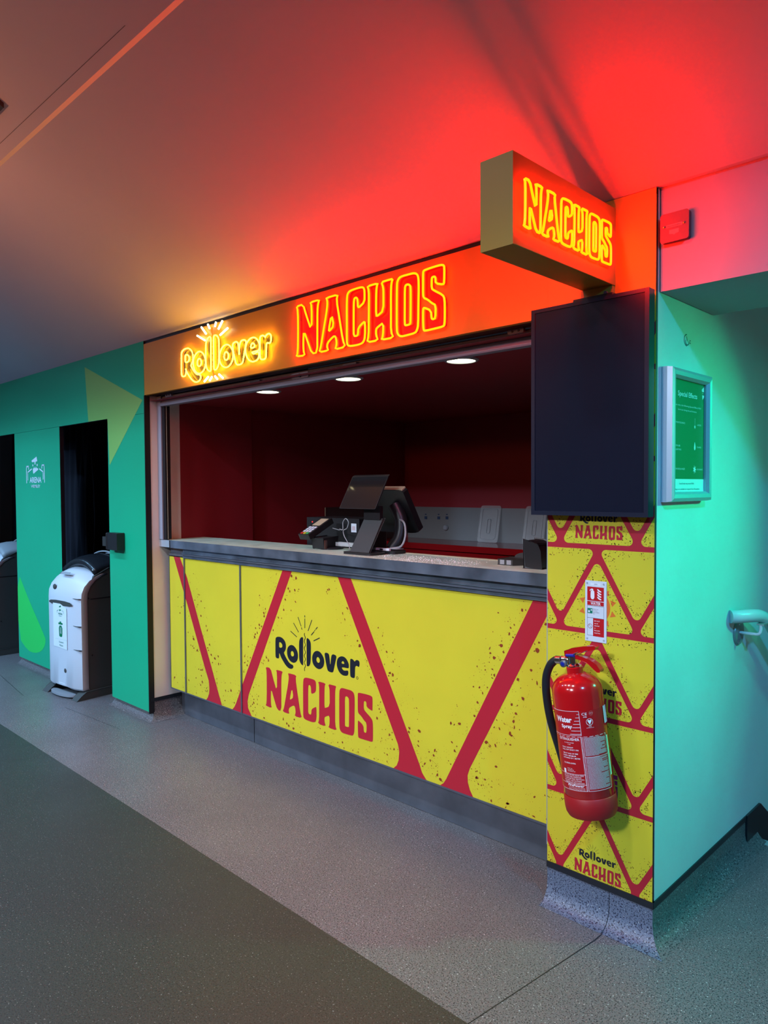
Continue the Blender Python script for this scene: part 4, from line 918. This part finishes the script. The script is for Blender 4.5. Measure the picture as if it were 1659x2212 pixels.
# ================================================================== INTERFACE BOX, STICKER, POSTER, HANDRAIL
fb = thing('fire_interface_box', 'small square red box screwed to the header wall right of the pillar', 'wall box', (-0.90, 0.02, 2.24))
bx0, bx1, bz0, bz1, by = -0.967, -0.886, 2.192, 2.273, 0.0195
b = MB(); b.rbox(bx0, bx1, by - 0.018, by, bz0, bz1, 0.006, 'boxred'); fin(b, 'casing', fb, bevel=0.003)
b = MB(); b.rbox(bx0 + .016, bx1 - .016, by - .0186, by - .018, bz0 + .040, bz0 + .049, .001, 'boxlabel'); fb_f = lambda x, z: (x, by - .0192, z); text(b, 'FIRE ALARM INTERFACE', fb_f, (bx0 + bx1) / 2, bz0 + .042, .004, 'signtext', align='C', width=.042); fin(b, 'name_strip', fb)
b = MB(); b.poly([[(bx0 + .025, bz0 + .033), (bx0 + .025, bz0 + .021), (bx0 + .036, bz0 + .019), (bx0 + .040, bz0 + .016), (bx0 + .044, bz0 + .019), (bx0 + .054, bz0 + .021), (bx0 + .054, bz0 + .033)]], lambda x, z: (x, by - .0184, z), 'boxlabel'); fin(b, 'label_window', fb)
for dx in (.009, .070):
    b = MB(); b.lathe([(.0035, 0), (.0035, -.002), (.002, -.003)], 'chrome', (bx0 + dx, by - .018, bz0 + .045), n=12, axis='Y'); fin(b, 'screw', fb, smooth=True)

b = MB(); fy = lambda y, z: (-0.9793, y, z)
stroke(b, [(0.236 + 0.025 * cos(a), 1.932 + 0.019 * sin(a)) for a in [pi * (0.55 + 0.9 * k / 16) for k in range(17)]], .0028, fy, 'signtext')
stroke(b, [(0.236 + 0.014 * cos(a), 1.928 + 0.011 * sin(a)) for a in [pi * (0.9 + 1.15 * k / 12) for k in range(13)]], .003, fy, 'signtext')
stroke(b, [(0.232, 1.944), (0.236, 1.930)], .003, fy, 'signtext'); stroke(b, [(0.258, 1.934), (0.262, 1.934)], .004, fy, 'signtext'); stroke(b, [(0.258, 1.926), (0.262, 1.926)], .004, fy, 'signtext')
tag(b.build('wall_sticker'), 'small round dark symbol on the green-lit side wall above the poster', 'wall symbol')

po = thing('poster_frame', 'aluminium snap frame with green Special Effects notice on the side wall', 'poster frame', (-0.98, 0.19, 1.40))
y0, y1, z0, z1 = 0.040, 0.368, 1.401, 1.824
b = MB(); b.box(-0.979, -0.962, y0, y1, z0, z1, 'alu'); fin(b, 'back_tray', po)
wd = 0.032
def railp(a0, a1, horiz, at, name):
    b = MB(); pr = [(0.0, 0.0), (0.016, 0.003), (0.020, 0.012), (0.018, 0.024), (0.008, wd), (0.0, wd)]
    for i in range(len(pr) - 1):
        (h0, d0), (h1, d1) = pr[i], pr[i + 1]
        def P(h, d, end):
            s = a0 + d if end == 0 else a1 - d
            p = (at[0] + at[1] * d)
            return (-0.962 + h, s, p) if horiz else (-0.962 + h, p, s)
        b.add([P(h0, d0, 0), P(h0, d0, 1), P(h1, d1, 1), P(h1, d1, 0)], [(0, 1, 2, 3)], 'alu')
    fin(b, name, po, smooth=True, angle=30)
railp(y0, y1, True, (z0, 1), 'frame_rail'); railp(y0, y1, True, (z1, -1), 'frame_rail'); railp(z0, z1, False, (y0, 1), 'frame_rail'); railp(z0, z1, False, (y1, -1), 'frame_rail')
b = MB(); fp = lambda e: (lambda y, z: (-0.9610 + e, y, z)); iy0, iy1, iz0, iz1 = y0 + wd - .01, y1 - wd + .002, z0 + wd - .006, z1 - wd + .004
b.poly([[(iy0, iz0), (iy1, iz0), (iy1, iz1), (iy0, iz1)]], fp(0), 'posterg'); b.poly([[(iy0, iz0), (iy1, iz0), (iy1, iz0 + .047), (iy0, iz0 + .047)]], fp(.0004), 'logowhite')
cy_ = (iy0 + iy1) / 2 - .004; g = fp(.0008)
text(b, 'Special Effects', g, cy_, 1.740, .0165, 'logowhite', align='C', bold=.015, width=.155)
text(b, 'Please note, the following Special Effects MAY', g, cy_, 1.708, .0055, 'logowhite', align='C', width=.225)
text(b, 'be in use during the performance.', g, cy_, 1.694, .0055, 'logowhite', align='C', width=.150)
for i, (l, r) in enumerate((('PYROTECHNICS', 'LASERS'), ('STROBE', 'FLAMES'), ('SMOKE & HAZE', 'LOUD BANGS'))):
    z = 1.652 - .074 * i; text(b, l, g, iy0 + .042, z, .0055, 'logowhite', width=.072 if i != 1 else .034); text(b, r, g, iy1 - .062, z, .0055, 'logowhite', width=.034 if i < 2 else .048)
    if i == 1: text(b, 'LIGHTING', g, iy0 + .042, z - .012, .0055, 'logowhite', width=.042)
yi = iy1 - .082
stroke(b, [(yi, 1.675), (yi, 1.652)], .0014, g, 'logowhite')
star = lambda cx, cz, r, n=8: [(cx + r * (1 if k % 2 == 0 else .4) * cos(pi * k / n), cz + r * (1 if k % 2 == 0 else .4) * sin(pi * k / n)) for k in range(2 * n)]
b.poly([star(yi, 1.647, .008)], g, 'logowhite'); b.poly([star(yi, 1.506, .015, 7)], g, 'logowhite'); b.poly([star(iy0 + .022, 1.656, .010, 5)], g, 'logowhite'); b.poly([star(iy0 + .022, 1.508, .009, 6)], g, 'logowhite')
b.poly([chaikin([(yi, 1.600), (yi + .006, 1.585), (yi + .007, 1.575), (yi, 1.568), (yi - .007, 1.575), (yi - .005, 1.585)], 1)], g, 'logowhite')
b.poly([[(iy0 + .015, 1.590), (iy0 + .028, 1.590), (iy0 + .020, 1.580), (iy0 + .028, 1.580), (iy0 + .014, 1.565), (iy0 + .019, 1.576), (iy0 + .012, 1.576)]], g, 'logowhite')
b.poly([[(iy1 - .026, 1.775), (iy1 - .008, 1.785), (iy1 - .006, 1.768), (iy1 - .024, 1.768)]], g, 'logowhite'); b.poly([[(iy1 - .022, 1.757), (iy1 - .005, 1.757), (iy1 - .007, 1.750), (iy1 - .019, 1.741)]], g, 'logowhite')
for yy in (.020, .011): b.poly([star(iy1 - yy, 1.7625, .003, 4)], g, 'logowhite')
text(b, 'Sound levels may exceed 85db.', g, cy_ - .003, iz0 + .030, .0055, 'signtext', align='C', width=.120); text(b, 'Earplugs are available on request from Reception.', g, cy_ - .003, iz0 + .012, .0055, 'signtext', align='C', width=.215)
fin(b, 'poster', po)

hr = thing('handrail', 'pale tubular handrail on a wall bracket descending beside the stairs', 'handrail', (-0.978, 0.736, 0.89))
b = MB(); path = crs([(-0.974, 0.640, 0.962), (-0.955, 0.660, 0.962), (-0.930, 0.705, 0.962), (-0.912, 0.765, 0.956), (-0.902, 0.830, 0.930), (-0.900, 0.90, 0.885), (-0.900, 1.20, 0.66), (-0.900, 1.80, 0.21), (-0.900, 2.30, -0.16)], 6)
b.tube(path, 0.0245, 'rail', n=20); fin(b, 'rail_tube', hr, smooth=True, angle=60)
b = MB(); b.lathe([(0.049, 0.0), (0.049, 0.004), (0.046, 0.008), (0.008, 0.008)], 'steeldull', (-0.979, 0.736, 0.89), n=32, axis='X'); pl_ = fin(b, 'wall_plate', hr, smooth=True, angle=40)
for dz in (.032, -.032):
    b = MB(); b.lathe([(.004, 0), (.003, .002)], 'chrome', (-0.971, 0.728, 0.89 + dz), n=10, axis='X'); fin(b, 'screw', pl_)
b = MB(); b.tube(crs([(-0.971, 0.736, 0.890), (-0.925, 0.736, 0.890), (-0.905, 0.736, 0.892), (-0.898, 0.738, 0.905), (-0.898, 0.742, 0.930)], 6), 0.0058, 'rail', n=12); fin(b, 'support_arm', hr, smooth=True, angle=60)
b = MB(); b.box(-0.912, -0.886, 0.735, 0.815, 0.926, 0.931, 'steeldull'); fin(b, 'saddle', hr)

# ================================================================== WALL LATCH, CURTAINS, BINS
lt = thing('door_holder', 'black door holder block fixed at the right edge of the curtained doorway', 'door holder', (-4.62, -0.02, 1.10))
b = MB(); b.box(-4.665, -4.515, -0.055, -0.0008, 1.057, 1.170, 'plastic'); fin(b, 'holder_body', lt, bevel=0.004)
b = MB(); b.box(-4.735, -4.665, -0.050, 0.0, 1.078, 1.140, 'plastic2'); b.tube([(-4.664, -0.052, 1.06), (-4.664, -0.052, 1.165)], 0.008, 'plastic', n=10); fin(b, 'holder_arm', lt, bevel=0.003)

def curtain(x0, x1, lab):
    b = MB(); n = 150; rows = 8; vs = []; rng = random.Random(int(-x0 * 10)); ph = [rng.uniform(0, 6) for _ in range(4)]
    for j in range(rows):
        z = 0.03 + (2.05 - 0.03) * j / (rows - 1); amp = 1.25 - 0.6 * j / (rows - 1)
        for i in range(n):
            x = x0 + (x1 - x0) * i / (n - 1); sh_ = 0.015 * sin(3 * z + ph[0])
            y = 0.50 + amp * (0.030 * sin((x + sh_) * 44 + ph[1]) + 0.014 * sin((x - sh_) * 97 + ph[2]))
            vs.append((x, y, z))
    b.add(vs, [(j * n + i, j * n + i + 1, (j + 1) * n + i + 1, (j + 1) * n + i) for j in range(rows - 1) for i in range(n - 1)], 'curtain')
    o = b.build('curtain', None, smooth=True, angle=90)
    so = o.modifiers.new('thick', 'SOLIDIFY'); so.thickness = 0.003
    tag(o, lab, 'curtain', 'dark curtains in the hoarding doorways')
curtain(-5.56, -4.50, 'dark navy curtain hanging in the doorway behind the white-fronted bin')
curtain(-7.95, -6.10, 'dark navy curtain hanging in the doorway at the left edge')

def make_bin(lab, loc, rz):
    # local: front face toward -y, x across
    t = thing('litter_bin', lab, 'litter bin', loc, (0, 0, rz), 'litter bins in the hoarding doorways')
    W = 0.225
    # grey body with arched top, seen from the side
    prof = [(0.05, 0.04), (0.50, 0.04), (0.50, 0.80), (0.46, 0.865), (0.36, 0.905), (0.24, 0.90), (0.13, 0.85), (0.075, 0.79), (0.05, 0.70)]
    b = MB(); b.prism(prof, lambda y, z, x: (x, y, z), -W + 0.004, W - 0.004, 'bingrey'); bd = b.build('body', t, bevel=0.006)
    b = MB()
    for sx in (-1, 1):
        b.box(min(sx * (W - .004), sx * (W - .001)), max(sx * (W - .004), sx * (W - .001)), 0.10, 0.50, 0.690, 0.694, 'edge')
        for yy, zz in ((0.085, 0.70), (0.105, 0.30)): b.lathe([(0.005, 0), (0.005, 0.0015)], 'edge', (sx * (W - 0.003) - (0.0015 if sx < 0 else 0), yy, zz), n=10, axis='X')
    b.build('side_seam', bd)
    # white moulded front door with curved plan and arched head
    sec = [(0.058, 0.05), (0.040, 0.05), (0.010, 0.05)]
    def plan(k, n=12):
        out = [(-W, 0.075)]
        for i in range(n + 1):
            u = -1 + 2 * i / n; out.append((W * u * 0.995, 0.030 * abs(u) ** 3.2 + 0.0))
        return out + [(W, 0.075)]
    zs = [0.060, 0.075, 0.30, 0.60, 0.685, 0.735, 0.78, 0.818, 0.845, 0.860]
    bk = [0.006, 0.0, 0.0, 0.0, 0.0, 0.004, 0.025, 0.062, 0.110, 0.155]
    pl = plan(0); n = len(pl); vs = []
    for z, o in zip(zs, bk):
        for x, y in pl:
            e = abs(x) / W; rise = 0.046 * (1 - e ** 2.4) if z > 0.72 else 0.0
            low = 0.030 * max(0, 1 - (x / 0.12) ** 2) if z < 0.07 else 0
            vs.append((x, max(y, 0) + o, z + rise * (z - 0.72) / 0.17 + low))
    b = MB(); b.add(vs, [(j * n + i, j * n + i + 1, (j + 1) * n + i + 1, (j + 1) * n + i) for j in range(len(zs) - 1) for i in range(n - 1)], 'binwhite')
    fr_ = b.build('front_door', t, smooth=True, angle=60); so = fr_.modifiers.new('thick', 'SOLIDIFY'); so.thickness = 0.008; so.offset = -1
    # recess with sticker
    g = lambda e: (lambda x, z: (x, -0.0018 - e, z))
    b = MB(); b.poly([chaikin([(-0.17, 0.655), (-0.10, 0.640), (0.10, 0.640), (0.17, 0.655), (0.12, 0.675), (-0.12, 0.675)], 1)], g(0), 'bingrey'); b.build('hand_grip', fr_)
    b = MB(); b.poly([[(-0.10, 0.345), (0.085, 0.335), (0.085, 0.625), (0.0, 0.652), (-0.10, 0.652)]], g(.0006), 'logowhite'); h = g(.0012)
    text(b, 'ARENA', h, 0.0, 0.575, 0.013, 'bingreen', align='C', bold=.02); text(b, 'WEMBLEY', h, 0.0, 0.562, 0.007, 'bingreen', align='C')
    b.poly([[(-.015, .632), (.010, .642), (.010, .628), (-.015, .626)]], h, 'bingreen'); b.poly([[(-.015, .612), (.012, .612), (.012, .606), (-.010, .598)]], h, 'bingreen')
    for s in (-1, 1): stroke(b, [(s * .022, .606), (s * .044, .600), (s * .044, .585)], .0025, h, 'bingreen')
    b.poly([[(-.028, .505), (.030, .505), (.030, .518), (.012, .518), (.010, .527), (-.010, .527), (-.012, .518), (-.028, .518)]], h, 'bingreen')
    b.poly([chaikin([(-.024, .498), (.026, .498), (.024, .425), (.015, .418), (-.012, .418), (-.020, .425)], 1), [(-.008, .485), (-.008, .440), (-.003, .440), (-.003, .485)], [(.006, .485), (.006, .440), (.011, .440), (.011, .485)]], h, 'bingreen')
    stroke(b, [(-.075, .400), (.085, .400)], .0008, h, 'binmid'); text(b, 'General', h, 0.005, .375, .014, 'bingreen', align='C'); text(b, 'Waste', h, 0.005, .352, .014, 'bingreen', align='C')
    b.build('waste_sticker', fr_)
    b = MB(); b.lathe([(0.020, 0), (0.018, -0.006), (0.010, -0.010)], 'bingrey', (-0.09, 0.010, 0.765), n=20, axis='Y'); b.build('lock', fr_, smooth=True)
    b = MB(); b.lathe([(0.016, 0), (0.012, -0.002)], 'bingrey', (0.05, -0.001, 0.185), n=18, axis='Y'); b.build('foot_badge', fr_, smooth=True)
    b = MB(); b.poly([[(-.06, .84), (.06, .84), (.06, .857), (-.06, .857)]], lambda x, z: (x, 0.034 + (z - .84) * 1.0, z + .015), 'binmid'); b.build('maker_badge', fr_)
    for z in (0.345, 0.51, 0.70):
        b = MB(); b.box(W - 0.075, W - 0.001, 0.0 - 0.0016 + 0.010, 0.03, z - 0.001, z + 0.001, 'bingrey'); b.build('door_seam', fr_)
    # lid: black dome with flap, pale rear cap
    b = MB(); ys = [0.13, 0.16, 0.20, 0.25, 0.30, 0.36, 0.41]; hs = [0.945, 0.962, 0.975, 0.983, 0.985, 0.980, 0.970]; vs = []; nx = 14
    for y_, h_ in zip(ys, hs):
        for i in range(nx):
            u = -1 + 2 * i / (nx - 1); vs.append((u * (W - 0.008), y_, h_ - 0.075 * abs(u) ** 2.2))
    b.add(vs, [(j * nx + i, j * nx + i + 1, (j + 1) * nx + i + 1, (j + 1) * nx + i) for j in range(len(ys) - 1) for i in range(nx - 1)], 'binlid')
    ld = b.build('lid', t, smooth=True, angle=60); so = ld.modifiers.new('thick', 'SOLIDIFY'); so.thickness = 0.06; so.offset = -1
    b = MB(); b.tube([((W - 0.03) * cos(pi - pi * k / 16) * 0.92, 0.35, 0.935 + 0.062 * sin(pi * k / 16)) for k in range(17)], 0.006, 'binmid', n=8); b.build('flap_edge', ld, smooth=True)
    b = MB(); vs = []
    for y_, h_ in ((0.405, 0.985), (0.45, 0.985), (0.49, 0.955), (0.505, 0.90)):
        for i in range(nx):
            u = -1 + 2 * i / (nx - 1); vs.append((u * (W - 0.005), y_, h_ - 0.08 * abs(u) ** 2.2))
    b.add(vs, [(j * nx + i, j * nx + i + 1, (j + 1) * nx + i + 1, (j + 1) * nx + i) for j in range(3) for i in range(nx - 1)], 'binmid')
    rcap = b.build('rear_cap', t, smooth=True, angle=60); so = rcap.modifiers.new('thick', 'SOLIDIFY'); so.thickness = 0.05; so.offset = -1
    b = MB(); b.prism([(-0.02, 0.0), (0.52, 0.0), (0.52, 0.055), (0.05, 0.055), (0.01, 0.03)], lambda y, z, x: (x, y, z), W - 0.06, W + 0.012, 'bingrey'); b.build('base_skid', t, bevel=0.003); b = MB(); b.prism([(-0.02, 0.0), (0.52, 0.0), (0.52, 0.055), (0.05, 0.055), (0.01, 0.03)], lambda y, z, x: (x, y, z), -W - 0.012, -W + 0.06, 'bingrey')
    b.build('base_skid', t, bevel=0.003)
    b = MB(); b.prism(chaikin([(-0.165, 0.04), (0.165, 0.04), (0.14, -0.015), (0.05, -0.035), (-0.05, -0.035), (-0.14, -0.015)], 2), lambda x, y, z: (x, y, z), 0.012, 0.026, 'binmid'); b.build('foot_pedal', t, smooth=True)
    return t
def copy_tree(o, parent=None):
    c = o.copy(); C.objects.link(c); c.parent = parent
    for ch in list(o.children): copy_tree(ch, c)
    return c
bn = make_bin('general waste bin with a pale front standing in the doorway nearest the stall', (-5.20, -0.150, 0.0), R(6.0))
b2 = copy_tree(bn); b2.location = (-7.095, -0.11, 0.0); b2.rotation_euler = (0, 0, 0)
b2['label'] = 'dark sided litter bin cut off by the left edge, in the far doorway'
def recolour(o, table):
    for ch in o.children:
        if ch.type == 'MESH' and any(mm and mm.name in table for mm in ch.data.materials):
            ch.data = ch.data.copy()
            for i, mm in enumerate(ch.data.materials):
                if mm and mm.name in table: ch.data.materials[i] = M[table[mm.name]]
        recolour(ch, table)
recolour(b2, {'bin_lid_black': 'binmid'})

# small dark fitting on the far ceiling
b = MB(); zf = lambda y: ze - KS * (y + 1.012)
b.prism([(-1.128, 0.0), (-1.42, 0.0), (-1.42, -0.02), (-1.128, -0.02)], lambda y, d, x: (x, y, zf(y) + d), -3.9, -3.186, 'plastic2')
tag(b.build('ceiling_fitting', bevel=0.003), 'dark flat fitting on the ceiling, its corner at the left edge', 'ceiling fitting')
